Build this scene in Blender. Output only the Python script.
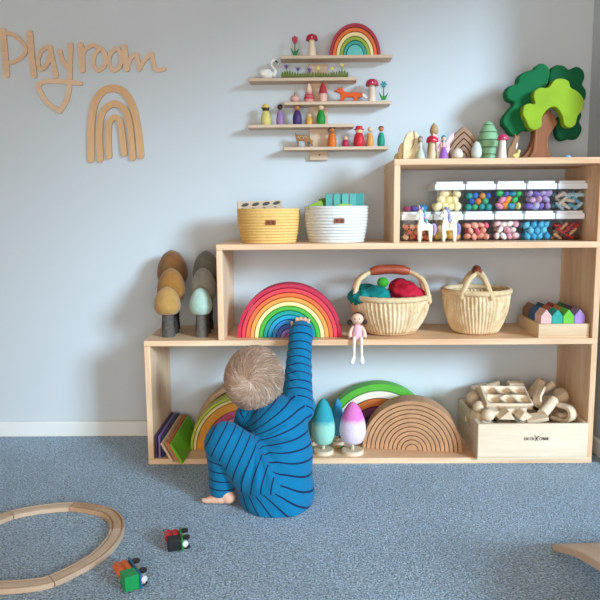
import bpy, bmesh, math, random
import numpy as np
from mathutils import Vector, Matrix, noise as mnoise
for o in list(bpy.data.objects): bpy.data.objects.remove(o)
S = bpy.context.scene
COL = S.collection
PI = math.pi
random.seed(7)

# ------------------------------------------------------------------ camera
CAM = Vector((0.5605, -2.4729, 0.8531)); FPX = 668.0
PITCH, YAW, ROLL, SHX = 0.1333, -0.0127, -0.0082, 3.74
_f = Vector((math.sin(YAW)*math.cos(PITCH), math.cos(YAW)*math.cos(PITCH), -math.sin(PITCH)))
_r = Vector((math.cos(YAW), -math.sin(YAW), 0)); _u = _r.cross(_f)
RGT = _r*math.cos(ROLL) + _u*math.sin(ROLL); UPV = _u*math.cos(ROLL) - _r*math.sin(ROLL); FWD = _f
cd = bpy.data.cameras.new('camera'); cam = bpy.data.objects.new('camera', cd); COL.objects.link(cam)
cd.sensor_width = 36; cd.lens = 36*FPX/600; cd.shift_x = -SHX/600; cd.clip_start = .05
cam.matrix_world = Matrix(((RGT.x, UPV.x, -FWD.x, CAM.x), (RGT.y, UPV.y, -FWD.y, CAM.y), (RGT.z, UPV.z, -FWD.z, CAM.z), (0, 0, 0, 1)))
S.camera = cam

# ------------------------------------------------------------------ world, light, exposure
S.view_settings.view_transform = 'Standard'; S.view_settings.look = 'None'
S.view_settings.gamma = 1; S.view_settings.use_curve_mapping = False
S.view_settings.exposure = 0.0
S.cycles.transparent_max_bounces = 32
wd = bpy.data.worlds.new('daylight'); S.world = wd; wd.use_nodes = True
wd.node_tree.nodes['Background'].inputs[0].default_value = (.62, .80, 1, 1)
wd.node_tree.nodes['Background'].inputs[1].default_value = 1.0
W, D, T = 1.5, .30, .020                          # shelving unit: width, depth, board thickness
XR, XL, YF, ZC = 1.557, -2.1, -4.2, 2.4          # alcove side wall, left wall, wall behind the camera, ceiling
XW, YN = 2.4, -.32                                # window wall further right; end of the alcove side wall
WY0, WY1, WZ0, WZ1 = -3.3, -.75, .18, 2.08       # window opening in the window wall
FX0, FX1, FZ0, FZ1 = -.9, 1.9, .08, 1.6          # added opening behind the camera, made for the fill light
def area(name, loc, size, rot, power, colr):
    l = bpy.data.lights.new(name, 'AREA'); l.shape = 'RECTANGLE'; l.size, l.size_y = size; l.energy = power; l.color = colr
    o = bpy.data.objects.new(name, l); COL.objects.link(o); o.location = loc; o.rotation_euler = rot; return o
area('front_fill_lamp', ((FX0+FX1)/2, YF+.02, (FZ0+FZ1)/2), (FX1-FX0-.06, FZ1-FZ0-.06), (PI/2, 0, 0), 62, (1, .87, .74))  # warm ambient fill lamp, added in the unseen wall behind the camera
sl = bpy.data.lights.new('low_sky_sun', 'SUN'); sl.energy = 5.2; sl.color = (.62, .84, 1); sl.angle = math.radians(15)
so_ = bpy.data.objects.new('low_sky_sun', sl); COL.objects.link(so_); so_.location = (4, -4, 2)
so_.rotation_euler = Vector((-1, 1, -.415)).to_track_quat('-Z', 'Y').to_euler()

# ------------------------------------------------------------------ pixel helpers (600 x 600 frame)
def rayd(px, py): return FWD + RGT*((px-300-SHX)/FPX) - UPV*((py-300)/FPX)
def at_y(px, py, y): d = rayd(px, py); return CAM + d*((y-CAM.y)/d.y)
def at_z(px, py, z): d = rayd(px, py); return CAM + d*((z-CAM.z)/d.z)
def xat(px, y, z):
    k = (px-300-SHX)/FPX; b = Vector((0, y, z)) - Vector((0, CAM.y, CAM.z)); a = RGT - FWD*k
    return CAM.x - (a.y*b.y + a.z*b.z)/a.x
def mpp(p): return (Vector(p)-CAM).dot(FWD)/FPX
def spot(px, y, z):
    p = Vector((xat(px, y, z), y, z)); return p, mpp(p)

# ------------------------------------------------------------------ materials
def lin(h):
    h = h.lstrip('#'); c = [int(h[i:i+2], 16)/255 for i in (0, 2, 4)]
    return tuple((v/12.92 if v <= .04045 else ((v+.055)/1.055)**2.4) for v in c) + (1,)
_M = {}
def mat(hexc, rough=.6, var=.08, scale=40, bump=0., spec=.3, bscale=None, sheen=0):
    k = (hexc, rough, var, scale, bump, spec, bscale, sheen)
    if k in _M: return _M[k]
    m = bpy.data.materials.new('paint_'+hexc.strip('#')); m.use_nodes = True; nt = m.node_tree; N = nt.nodes; L = nt.links
    b = N['Principled BSDF']; c = lin(hexc)
    tc = N.new('ShaderNodeTexCoord'); no = N.new('ShaderNodeTexNoise'); no.inputs['Scale'].default_value = scale; no.inputs['Detail'].default_value = 4
    L.new(tc.outputs['Object'], no.inputs['Vector'])
    cr = N.new('ShaderNodeValToRGB'); L.new(no.outputs['Fac'], cr.inputs[0])
    cr.color_ramp.elements[0].position = .3; cr.color_ramp.elements[1].position = .7
    cr.color_ramp.elements[0].color = tuple(v*(1-var) for v in c[:3])+(1,); cr.color_ramp.elements[1].color = tuple(min(1, v*(1+var)) for v in c[:3])+(1,)
    L.new(cr.outputs[0], b.inputs['Base Color'])
    b.inputs['Roughness'].default_value = rough; b.inputs['Specular IOR Level'].default_value = spec
    if sheen: b.inputs['Sheen Weight'].default_value = sheen
    if bump:
        n2 = N.new('ShaderNodeTexNoise'); n2.inputs['Scale'].default_value = bscale or scale*3; n2.inputs['Detail'].default_value = 3
        L.new(tc.outputs['Object'], n2.inputs['Vector'])
        bp = N.new('ShaderNodeBump'); bp.inputs['Strength'].default_value = bump; bp.inputs['Distance'].default_value = .004
        L.new(n2.outputs['Fac'], bp.inputs['Height']); L.new(bp.outputs[0], b.inputs['Normal'])
    _M[k] = m; return m
def wood(h1, h2, axis=0, scale=9, rough=.5, contrast=(.35, .7), stretch=.09):
    k = ('w', h1, h2, axis, scale, rough, contrast, stretch)
    if k in _M: return _M[k]
    m = bpy.data.materials.new('wood_'+h1.strip('#')); m.use_nodes = True; nt = m.node_tree; N = nt.nodes; L = nt.links
    b = N['Principled BSDF']; tc = N.new('ShaderNodeTexCoord'); mp = N.new('ShaderNodeMapping')
    sc = [1, 1, 1]; sc[axis] = stretch; mp.inputs['Scale'].default_value = sc
    L.new(tc.outputs['Object'], mp.inputs[0])
    n1 = N.new('ShaderNodeTexNoise'); n1.inputs['Scale'].default_value = scale; n1.inputs['Detail'].default_value = 5; n1.inputs['Distortion'].default_value = .6
    n2 = N.new('ShaderNodeTexNoise'); n2.inputs['Scale'].default_value = scale*9; n2.inputs['Detail'].default_value = 3
    L.new(mp.outputs[0], n1.inputs[0]); L.new(mp.outputs[0], n2.inputs[0])
    mx = N.new('ShaderNodeMix'); mx.data_type = 'FLOAT'; mx.inputs[0].default_value = .35
    L.new(n1.outputs['Fac'], mx.inputs[2]); L.new(n2.outputs['Fac'], mx.inputs[3])
    cr = N.new('ShaderNodeValToRGB'); L.new(mx.outputs[0], cr.inputs[0])
    cr.color_ramp.elements[0].position, cr.color_ramp.elements[1].position = contrast
    cr.color_ramp.elements[0].color = lin(h2); cr.color_ramp.elements[1].color = lin(h1)
    L.new(cr.outputs[0], b.inputs['Base Color']); b.inputs['Roughness'].default_value = rough; b.inputs['Specular IOR Level'].default_value = .3
    bp = N.new('ShaderNodeBump'); bp.inputs['Strength'].default_value = .12; bp.inputs['Distance'].default_value = .002
    L.new(n2.outputs['Fac'], bp.inputs['Height']); L.new(bp.outputs[0], b.inputs['Normal'])
    _M[k] = m; return m
def clear_plastic():
    if 'clear' in _M: return _M['clear']
    m = bpy.data.materials.new('clear_plastic'); m.use_nodes = True; nt = m.node_tree; N = nt.nodes; L = nt.links
    N.remove(N['Principled BSDF']); out = N['Material Output']
    t = N.new('ShaderNodeBsdfTransparent'); t.inputs[0].default_value = (.955, .97, .985, 1)
    g = N.new('ShaderNodeBsdfGlossy'); g.inputs['Roughness'].default_value = .08
    lw = N.new('ShaderNodeLayerWeight'); lw.inputs[0].default_value = .5
    pw = N.new('ShaderNodeMath'); pw.operation = 'POWER'; L.new(lw.outputs['Facing'], pw.inputs[0]); pw.inputs[1].default_value = 4
    fr = N.new('ShaderNodeMath'); fr.operation = 'MULTIPLY_ADD'; L.new(pw.outputs[0], fr.inputs[0]); fr.inputs[1].default_value = .6; fr.inputs[2].default_value = .035
    mx = N.new('ShaderNodeMixShader'); L.new(fr.outputs[0], mx.inputs[0]); L.new(t.outputs[0], mx.inputs[1]); L.new(g.outputs[0], mx.inputs[2]); L.new(mx.outputs[0], out.inputs[0])
    _M['clear'] = m; return m

PINE = ('#F2D0AC', '#D3A075')
def pine(axis): return wood(PINE[0], PINE[1], axis, 8, .5, (.32, .62))
BEECH = wood('#E6C9A6', '#D2AE86', 0, 14, .5)
PALE = wood('#E8D6BC', '#D6BD9C', 0, 14, .5)
RAW = mat('#E3CBA8', .55, .07, 30)

# ------------------------------------------------------------------ mesh builder
def catmull(pts, n=6, closed=False):
    pts = [Vector(p) for p in pts]; out = []; m = len(pts)
    for i in range(m if closed else m-1):
        if closed: p0, p1, p2, p3 = pts[(i-1) % m], pts[i], pts[(i+1) % m], pts[(i+2) % m]
        else: p0, p1, p2, p3 = pts[max(i-1, 0)], pts[i], pts[i+1], pts[min(i+2, m-1)]
        for k in range(n):
            t = k/n
            out.append(.5*((2*p1)+(p2-p0)*t+(2*p0-5*p1+4*p2-p3)*t*t+(3*p1-p0-3*p2+p3)*t**3))
    if not closed: out.append(pts[-1])
    return out
class MB:
    def __init__(s, k=1.): s.v = []; s.f = []; s.k = k
    def add(s, vs, fs, M=None):
        o = len(s.v)
        for v in vs:
            v = Vector(v)
            if M is not None: v = M @ v
            s.v.append(v*s.k)
        s.f += [tuple(i+o for i in f) for f in fs]; return s
    def box(s, c, d, M=None):
        x, y, z = (q/2 for q in d); c = Vector(c)
        vs = [c+Vector(p) for p in ((-x, -y, -z), (x, -y, -z), (x, y, -z), (-x, y, -z), (-x, -y, z), (x, -y, z), (x, y, z), (-x, y, z))]
        return s.add(vs, [(3, 2, 1, 0), (4, 5, 6, 7), (0, 1, 5, 4), (1, 2, 6, 5), (2, 3, 7, 6), (3, 0, 4, 7)], M)
    def lathe(s, prof, n=20, M=None, sub=0, rfun=None):
        if sub: prof = [(p.x, p.y) for p in catmull([(a, b, 0) for a, b in prof], sub)]
        vs = []; fs = []
        for (r, z) in prof:
            for i in range(n):
                a = 2*PI*i/n; rr = max(r, 0)
                if rfun: rr = rfun(rr, a, z)
                vs.append((rr*math.cos(a), rr*math.sin(a), z))
        for j in range(len(prof)-1):
            for i in range(n): fs.append((j*n+i, j*n+(i+1) % n, (j+1)*n+(i+1) % n, (j+1)*n+i))
        fs.append(tuple(range(n-1, -1, -1))); fs.append(tuple((len(prof)-1)*n+i for i in range(n)))
        return s.add(vs, fs, M)
    def ball(s, c, r, n=16, m=10, M=None):
        if not hasattr(r, '__len__'): r = (r, r, r)
        T = Matrix.Translation(Vector(c))
        if M is not None: T = T @ M
        T = T @ Matrix.Diagonal((*r, 1))
        pr = [(math.sin(PI*j/m), -math.cos(PI*j/m)) for j in range(1, m)]
        vs = [(0, 0, -1)]+[(q*math.cos(2*PI*i/n), q*math.sin(2*PI*i/n), z) for q, z in pr for i in range(n)]+[(0, 0, 1)]
        fs = [(0, 1+(i+1) % n, 1+i) for i in range(n)]
        for j in range(m-2):
            for i in range(n): fs.append((1+j*n+i, 1+j*n+(i+1) % n, 1+(j+1)*n+(i+1) % n, 1+(j+1)*n+i))
        t = len(vs)-1; fs += [(t, 1+(m-2)*n+i, 1+(m-2)*n+(i+1) % n) for i in range(n)]
        return s.add(vs, fs, T)
    def tube(s, path, rad, n=10, sub=0, M=None):
        path = [Vector(p) for p in path]
        if not hasattr(rad, '__len__'): rad = [rad]*len(path)
        if sub:
            rr = catmull([(r, 0, 0) for r in rad], sub); path = catmull(path, sub); rad = [r.x for r in rr]
        vs = []; fs = []; up = None
        for i, p in enumerate(path):
            t = (path[min(i+1, len(path)-1)]-path[max(i-1, 0)]).normalized()
            if up is None: up = t.orthogonal().normalized()
            up = (up-t*up.dot(t)).normalized(); q = t.cross(up)
            for j in range(n): a = 2*PI*j/n; vs.append(p+(up*math.cos(a)+q*math.sin(a))*rad[i])
        for i in range(len(path)-1):
            for j in range(n): fs.append((i*n+j, i*n+(j+1) % n, (i+1)*n+(j+1) % n, (i+1)*n+j))
        fs.append(tuple(range(n-1, -1, -1))); fs.append(tuple((len(path)-1)*n+j for j in range(n)))
        return s.add(vs, fs, M)
    def capsule(s, a, b, ra, rb, n=16):
        a = Vector(a); b = Vector(b); d = (b-a); l = d.length; d.normalize()
        path = []; rad = []
        for i in range(6): t = PI/2*(1-i/5.); path.append(a-d*ra*math.sin(t)*.999); rad.append(max(ra*math.cos(t), ra*.02))
        for i in range(1, 5): path.append(a+d*l*i/5); rad.append(ra+(rb-ra)*i/5)
        for i in range(6): t = PI/2*i/5.; path.append(b+d*rb*math.sin(t)*.999); rad.append(max(rb*math.cos(t), rb*.02))
        return s.tube(path, rad, n)
    def prism(s, poly, y0, y1, M=None):          # outline in x,z extruded along y (y0 = front)
        n = len(poly); ar = sum(poly[i][0]*poly[(i+1) % n][1]-poly[(i+1) % n][0]*poly[i][1] for i in range(n))
        if ar < 0: poly = poly[::-1]
        vs = [(p[0], y0, p[1]) for p in poly]+[(p[0], y1, p[1]) for p in poly]
        fs = [tuple(range(n)), tuple(range(2*n-1, n-1, -1))]+[(i, i+n, (i+1) % n+n, (i+1) % n) for i in range(n)]
        return s.add(vs, fs, M)
    def ribbon(s, pts, w, y0, y1, sub=8):
        P = [Vector((p[0], 0, p[1])) for p in pts]; P = catmull(P, sub); n = len(P); A = []; B = []
        T = [(P[min(i+1, n-1)]-P[max(i-1, 0)]).normalized() for i in range(n)]
        for i in range(n): q = Vector((-T[i].z, 0, T[i].x))*w/2; A.append(P[i]+q); B.append(P[i]-q)
        ring = list(A)
        for k in range(1, 6): a = PI*k/6; q = Vector((-T[-1].z, 0, T[-1].x))*w/2; ring.append(P[-1]+q*math.cos(a)+T[-1]*w/2*math.sin(a))
        ring += B[::-1]
        for k in range(1, 6): a = PI*k/6; q = Vector((-T[0].z, 0, T[0].x))*w/2; ring.append(P[0]-q*math.cos(a)-T[0]*w/2*math.sin(a))
        m = len(ring); vs = [(p.x, y0, p.z) for p in ring]+[(p.x, y1, p.z) for p in ring]
        fs = []
        for y in (0, 1):
            o = y*m
            for i in range(n-1):
                a, b = i, i+1; c, d = n+5+(n-1-b), n+5+(n-1-a)
                fs.append((o+a, o+d, o+c, o+b) if y else (o+a, o+b, o+c, o+d))
            e = tuple(o+n-1+k for k in range(7)); g = tuple([o+2*n+4]+[o+2*n+5+k for k in range(5)]+[o])
            fs += [e if not y else e[::-1], g if not y else g[::-1]]
        fs += [(i, i+m, (i+1) % m+m, (i+1) % m) for i in range(m)]
        return s.add(vs, fs)
    def arch(s, ri, ro, y0, y1, n=28, a0=0, a1=PI, kz=1.):
        vs = []; fs = []
        for i in range(n+1):
            a = a0+(a1-a0)*i/n; c, d = math.cos(a), math.sin(a)*kz
            vs += [(ri*c, y0, ri*d), (ro*c, y0, ro*d), (ro*c, y1, ro*d), (ri*c, y1, ri*d)]
        for i in range(n):
            o = i*4
            for k in range(4): fs.append((o+k, o+(k+1) % 4, o+4+(k+1) % 4, o+4+k))
        fs += [(3, 2, 1, 0), (n*4, n*4+1, n*4+2, n*4+3)]
        return s.add(vs, fs)
    def half(s, r, y0, y1, n=24):
        return s.prism([(r*math.cos(PI*i/n), r*math.sin(PI*i/n)) for i in range(n+1)], y0, y1)
    def mesh(s, name, smooth=True, ang=38):
        me = bpy.data.meshes.new(name); me.from_pydata([tuple(v) for v in s.v], [], s.f)
        bm = bmesh.new(); bm.from_mesh(me); bmesh.ops.recalc_face_normals(bm, faces=bm.faces); bm.to_mesh(me); bm.free()
        if smooth:
            me.polygons.foreach_set('use_smooth', [True]*len(me.polygons)); me.set_sharp_from_angle(angle=math.radians(ang))
        return me
    def build(s, name, m, parent=None, bev=0, seg=2, loc=None, rot=None, smooth=True, ang=38):
        o = bpy.data.objects.new(name, s.mesh(name, smooth, ang)); COL.objects.link(o); o.data.materials.append(m)
        if parent: o.parent = parent
        if loc is not None: o.location = loc
        if rot is not None: o.rotation_euler = rot
        if bev:
            b = o.modifiers.new('bevel', 'BEVEL'); b.width = bev; b.segments = seg; b.limit_method = 'ANGLE'; b.angle_limit = math.radians(40)
        return o
def tag(o, label=None, cat=None, group=None, kind=None):
    if label: o['label'] = label
    if cat: o['category'] = cat
    if group: o['group'] = group
    if kind: o['kind'] = kind
    return o
def thing(name, loc, label, cat, group=None, rz=0):
    o = bpy.data.objects.new(name, None); o.empty_display_size = .02; COL.objects.link(o); o.location = loc; o.rotation_euler = (0, 0, rz)
    return tag(o, label, cat, group)
def struct(name, mb, m, **k): return tag(mb.build(name, m, **k), kind='structure')
def remesh(name, mb, voxel, smooth=6, m=None, parent=None, loc=None):
    o = mb.build('tmp', m or RAW)
    r = o.modifiers.new('r', 'REMESH'); r.mode = 'VOXEL'; r.voxel_size = voxel
    if smooth: q = o.modifiers.new('s', 'SMOOTH'); q.factor = .5; q.iterations = smooth
    dg = bpy.context.evaluated_depsgraph_get(); me = bpy.data.meshes.new_from_object(o.evaluated_get(dg)); me.name = name
    bpy.data.objects.remove(o)
    me.polygons.foreach_set('use_smooth', [True]*len(me.polygons))
    n = bpy.data.objects.new(name, me); COL.objects.link(n)
    if m and not me.materials: me.materials.append(m)
    if parent: n.parent = parent
    if loc is not None: n.location = loc
    return n

# ------------------------------------------------------------------ room shell
def wall_paint(h):
    return mat(h, .85, .012, 3, .05, .15, 260)
WALL = wall_paint('#CAD0D4')
struct('wall_back', MB().box(((XL+XR)/2, .05, ZC/2), (XR-XL+.2, .1, ZC)), WALL)
struct('wall_alcove', MB().box(((XR+XW)/2+.05, YN/2, ZC/2), (XW-XR+.1, -YN, ZC)), WALL)
WR = MB()
WR.box((XW+.05, (WY1+YN)/2, ZC/2), (.1, YN-WY1, ZC)); WR.box((XW+.05, (YF+WY0)/2, ZC/2), (.1, WY0-YF, ZC))
WR.box((XW+.05, (WY0+WY1)/2, WZ0/2), (.1, WY1-WY0, WZ0)); WR.box((XW+.05, (WY0+WY1)/2, (WZ1+ZC)/2), (.1, WY1-WY0, ZC-WZ1))
struct('wall_right', WR, WALL)
WARM = wall_paint('#DCC8B0')
struct('wall_left', MB().box((XL-.05, YF/2, ZC/2), (.1, -YF, ZC)), WARM)
WF = MB(); WF.box(((XL+FX0)/2, YF-.05, ZC/2), (FX0-XL, .1, ZC)); WF.box(((FX1+XW)/2, YF-.05, ZC/2), (XW-FX1, .1, ZC))
WF.box(((FX0+FX1)/2, YF-.05, FZ0/2), (FX1-FX0, .1, FZ0)); WF.box(((FX0+FX1)/2, YF-.05, (FZ1+ZC)/2), (FX1-FX0, .1, ZC-FZ1))
struct('wall_front', WF, WARM)
struct('ceiling', MB().box(((XL+XW)/2, YF/2, ZC+.05), (XW-XL+.2, -YF+.2, .1)), wall_paint('#CFC4B6'))
# window in the right wall: frame bars and panes
wf = MB(); yc, zc, hy, hz = (WY0+WY1)/2, (WZ0+WZ1)/2, WY1-WY0, WZ1-WZ0
for zz in (WZ0+.025, WZ1-.025): wf.box((XW+.05, yc, zz), (.07, hy, .05))
ym = WY0+.62                                     # the mullion sits off centre
for yy in (WY0+.025, ym, WY1-.025): wf.box((XW+.05, yy, zc), (.06, .05, hz-.1))
win = struct('window_1', wf, mat('#EDEDEA', .4), bev=.004)
for ya, yb in ((WY0+.05, ym-.025), (ym+.025, WY1-.05)): MB().box((XW+.06, (ya+yb)/2, zc), (.004, yb-ya, hz-.1)).build('pane', clear_plastic(), win)
wf = MB(); xc = (FX0+FX1)/2  # frame and panes of the added window around the fill lamp
for zz in (FZ0+.025, FZ1-.025): wf.box((xc, YF-.05, zz), (FX1-FX0, .07, .05))
for xx in (FX0+.025, xc, FX1-.025): wf.box((xx, YF-.05, (FZ0+FZ1)/2), (.05, .06, FZ1-FZ0-.1))
win = struct('fill_window', wf, mat('#EDEDEA', .4), bev=.004)
for xx in ((FX0+xc)/2, (FX1+xc)/2): MB().box((xx, YF-.06, (FZ0+FZ1)/2), ((FX1-FX0)/2-.08, .004, FZ1-FZ0-.1)).build('pane', clear_plastic(), win)
BASEW = mat('#E4E4E0', .4, .01, 5)
bq = MB()
for x0, x1 in ((XL, -.004), (W+.004, XR)): bq.box(((x0+x1)/2, -.008, .03), (x1-x0, .016, .06))
struct('baseboard_back', bq, BASEW, bev=.005)
struct('baseboard_right', MB().box((XR-.008, (YN-.016)/2, .03), (.016, -YN-.016, .06)), BASEW, bev=.005)

def carpet():
    m = bpy.data.materials.new('carpet'); m.use_nodes = True; nt = m.node_tree; N = nt.nodes; L = nt.links; b = N['Principled BSDF']
    tc = N.new('ShaderNodeTexCoord')
    n1 = N.new('ShaderNodeTexNoise'); n1.inputs['Scale'].default_value = 190; n1.inputs['Detail'].default_value = 2; n1.inputs['Roughness'].default_value = .7
    n2 = N.new('ShaderNodeTexNoise'); n2.inputs['Scale'].default_value = 5; n2.inputs['Detail'].default_value = 3
    vo = N.new('ShaderNodeTexVoronoi'); vo.inputs['Scale'].default_value = 260
    for n in (n1, n2, vo): L.new(tc.outputs['Object'], n.inputs['Vector'])
    cr = N.new('ShaderNodeValToRGB'); L.new(n1.outputs['Fac'], cr.inputs[0])
    e = cr.color_ramp.elements; e[0].position = .36; e[0].color = lin('#7A96B0'); e[1].position = .64; e[1].color = lin('#ECF7FF')
    k = e.new(.5); k.color = lin('#B8D2E9')
    mx = N.new('ShaderNodeMix'); mx.data_type = 'RGBA'; mx.blend_type = 'MULTIPLY'; mx.inputs[0].default_value = .22
    wn = N.new('ShaderNodeMix'); wn.data_type = 'RGBA'; wn.blend_type = 'MULTIPLY'; wn.inputs[0].default_value = .55
    sv = N.new('ShaderNodeSeparateColor'); L.new(vo.outputs['Color'], sv.inputs[0])
    rm = N.new('ShaderNodeMapRange'); L.new(sv.outputs[0], rm.inputs[0]); rm.inputs[3].default_value = .35; rm.inputs[4].default_value = 1.45; rm.clamp = False
    L.new(cr.outputs[0], wn.inputs[6]); L.new(rm.outputs[0], wn.inputs[7])
    L.new(wn.outputs[2], mx.inputs[6]); L.new(n2.outputs['Fac'], mx.inputs[7]); L.new(mx.outputs[2], b.inputs['Base Color'])
    b.inputs['Roughness'].default_value = .95; b.inputs['Specular IOR Level'].default_value = .05; b.inputs['Sheen Weight'].default_value = .15
    ad = N.new('ShaderNodeMath'); ad.operation = 'SUBTRACT'; L.new(n1.outputs['Fac'], ad.inputs[0]); L.new(vo.outputs['Distance'], ad.inputs[1])
    bp = N.new('ShaderNodeBump'); bp.inputs['Strength'].default_value = .8; bp.inputs['Distance'].default_value = .008
    L.new(ad.outputs[0], bp.inputs['Height']); L.new(bp.outputs[0], b.inputs['Normal']); return m
struct('floor', MB().box(((XL+XW)/2, YF/2, -.05), (XW-XL+.2, -YF+.2, .1)), carpet())

# ------------------------------------------------------------------ stepped shelving unit
Z1, Z2, Z3 = .4287, .7462, 1.0139
S1, S2, S3, S4 = T, Z1, Z2, Z3                    # surfaces things stand on
X2, X3 = .2486, .8251
unit = thing('shelving_unit', (0, 0, 0), 'stepped pine shelving unit of three stacked open tiers against the wall', 'shelf')
def board(name, x0, x1, z0, z1, axis):
    return MB().box(((x0+x1)/2, -D/2, (z0+z1)/2), (x1-x0, D, z1-z0)).build(name, pine(axis), unit, bev=.0015, seg=1)
board('shelf_board', 0, W, .0, T, 0); board('side_panel', 0, T, T, Z1-T, 2); board('side_panel', W-T, W, T, Z1-T, 2)
board('shelf_board', 0, W, Z1-T, Z1, 0); board('side_panel', X2, X2+T, Z1, Z2-T, 2); board('side_panel', W-T, W, Z1, Z2-T, 2)
board('shelf_board', X2, W, Z2-T, Z2, 0); board('side_panel', X3, X3+T, Z2, Z3-T, 2); board('side_panel', W-T, W, Z2, Z3-T, 2)
board('shelf_board', X3, W, Z3-T, Z3, 0)

# ------------------------------------------------------------------ wooden wall sign and wall rainbow
def wall_px(px, py, y=-.004): return at_y(px, py, y)
SIGNW = wood('#E6C8A8', '#D8B290', 0, 12, .55)
def strokes(name, parent, org, lst, y0=-.008):
    mb = MB()
    for i, (pts, w) in enumerate(lst):
        q = [wall_px(*p) - org for p in pts]; m = mpp(org)
        mb.ribbon([(p.x, p.z) for p in q], w*m, y0-.0002*i, -.0005)
    return mb.build(name, SIGNW, parent, ang=50)
za = lambda L: [(x/6, 20+y/6) for x, y in L]
zb = lambda L: [(80+x/4, 30+y/4) for x, y in L]
so = wall_px(80, 70); so.y = 0
sign = thing('word_sign', so, 'pale wooden script wall sign spelling Playroom above the wooden arches', 'sign')
for L in (
    [(za([(18, 68), (30, 200), (42, 328)]), 6.2), (za([(22, 75), (85, 90), (135, 135), (158, 180), (135, 222), (98, 245), (50, 262)]), 3.6)],
    [(za([(181, 80), (190, 200), (206, 332)]), 6)],
    [(za([(298, 160), (255, 180), (230, 235), (237, 288), (262, 290), (293, 245), (308, 175)]), 4), (za([(302, 165), (316, 240), (338, 335)]), 5)],
    [(za([(360, 188), (375, 240), (408, 285)]), 4.6), (za([(425, 150), (422, 250), (418, 390), (402, 480), (360, 548)]), 4.8), (za([(360, 548), (290, 500), (243, 430), (236, 388), (280, 368), (370, 370), (485, 380)]), 4.4)],
    [(za([(485, 152), (492, 230), (495, 300)]), 6.2), (za([(497, 210), (522, 170), (560, 152), (580, 160)]), 3.8)],
    [(zb([(82, 74), (60, 98), (55, 140), (74, 163)]), 4), (zb([(74, 163), (97, 146), (104, 108), (92, 80), (80, 74)]), 4)],
    [(zb([(144, 75), (122, 98), (118, 140), (138, 163)]), 4), (zb([(138, 163), (160, 146), (166, 108), (155, 80), (142, 75)]), 4)],
    [(zb([(178, 68), (182, 110), (188, 155)]), 6), (zb([(190, 150), (205, 112), (228, 98)]), 4), (zb([(229, 98), (233, 125), (238, 158)]), 4), (zb([(238, 158), (258, 122), (288, 94)]), 4), (zb([(288, 94), (294, 130), (306, 160), (338, 156)]), 4)]):
    strokes('letter', sign, so, L)
ao = wall_px(115, 125); ao.y = 0
arches = thing('arch_wall_decor', ao, 'three nested pale wooden arches hung on the wall below the word sign', 'wall decor')
for i, L in enumerate(([(45, 518), (45, 400), (57, 305), (88, 250), (132, 234), (178, 250), (213, 310), (233, 400), (244, 502)], [(83, 518), (79, 420), (88, 340), (120, 302), (155, 299), (188, 332), (203, 400), (212, 512)], [(119, 505), (115, 420), (121, 368), (140, 351), (160, 362), (170, 410), (179, 495)])):
    m_ = mpp(ao); mb = MB(); q = [wall_px(*p)-ao for p in zb(L)]
    mb.ribbon([(p.x, p.z) for p in q], (6.8, 6.2, 5.6)[i]*m_, -.009-.002*i, -.0005)
    mb.build('arch', wood('#E0B88C', '#D0A274', 2, 12, .55), arches, ang=50)

# ------------------------------------------------------------------ wall shelf with five planks
WD = .068
PL = [(280.5, 392.5, 55), (249, 357, 77.5), (284, 391, 101.2), (248, 354, 124.2), (284, 388.5, 146.6)]
WSH = wood('#DCC5AC', '#CBAE92', 0, 10, .55)
c0 = at_y(318, 110, 0)
wsh = thing('wall_shelf', (c0.x, 0, c0.z), 'pale pine wall shelf with five staggered planks on one upright board', 'shelf')
PZ = []
for x0, x1, yt in PL:
    a = at_y(x0, yt, -WD); b = at_y(x1, yt, -WD); z = (a.z+b.z)/2; PZ.append(z)
    MB().box(((a.x+b.x)/2-c0.x, -WD/2, z-.0055-c0.z), (b.x-a.x, WD, .011)).build('plank', WSH, wsh, bev=.001, seg=1)
a = at_y(309, 64, -.016); b = at_y(328, 160, -.016)
MB().box(((a.x+b.x)/2-c0.x, -.008, (a.z+b.z)/2-c0.z), (b.x-a.x, .016, a.z-b.z)).build('upright', WSH, wsh, bev=.001, seg=1)
sc_ = at_y(319.5, 155, -.016); MB().lathe([(.003, 0), (.003, .0015)], 10, Matrix.Rotation(PI/2, 4, 'X')).build('screw_head', mat('#4A4038', .5), wsh, loc=sc_-Vector((c0.x, 0, c0.z)))

IY = -.048                                        # small toys stand near the plank's front edge
ROW = ['top', 'second', 'third', 'fourth', 'lowest']
def mushroom(px, y, z, hpx, capw, stemw, capc, label, group=None, stemc='#E8D2B4'):
    p, m = spot(px, y, z); t = thing('toy_mushroom', p, label, 'toy mushroom', group); h = hpx; ch = capw*.52
    MB(m).lathe([(stemw*.52, 0), (stemw*.5, h*.1), (stemw*.38, h*.5), (stemw*.36, h-ch*.75)], 16, sub=3).build('stem', mat(stemc, .5), t)
    cap = MB(m).lathe([(capw*.28, h-ch*.86), (capw*.46, h-ch*1.0), (capw*.5, h-ch*.8), (capw*.43, h-ch*.35), (capw*.24, h-ch*.06), (.05, h)], 20, sub=3).build('cap', mat(capc, .4), t)
    d = MB(m); rr = random.Random(px)
    for k in range(7):
        a = -PI*(.08+.84*k/6); e = (.25, .75, .5)[k % 3]; cs, sn = math.cos(e*1.25), math.sin(e*1.25)
        d.ball((capw*.47*cs*math.cos(a), capw*.47*cs*math.sin(a), h-ch+.06*ch+ch*.86*sn), capw*.065, 8, 6)
    d.build('cap_dots', mat('#F1E4E0', .5), cap); return t
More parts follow.
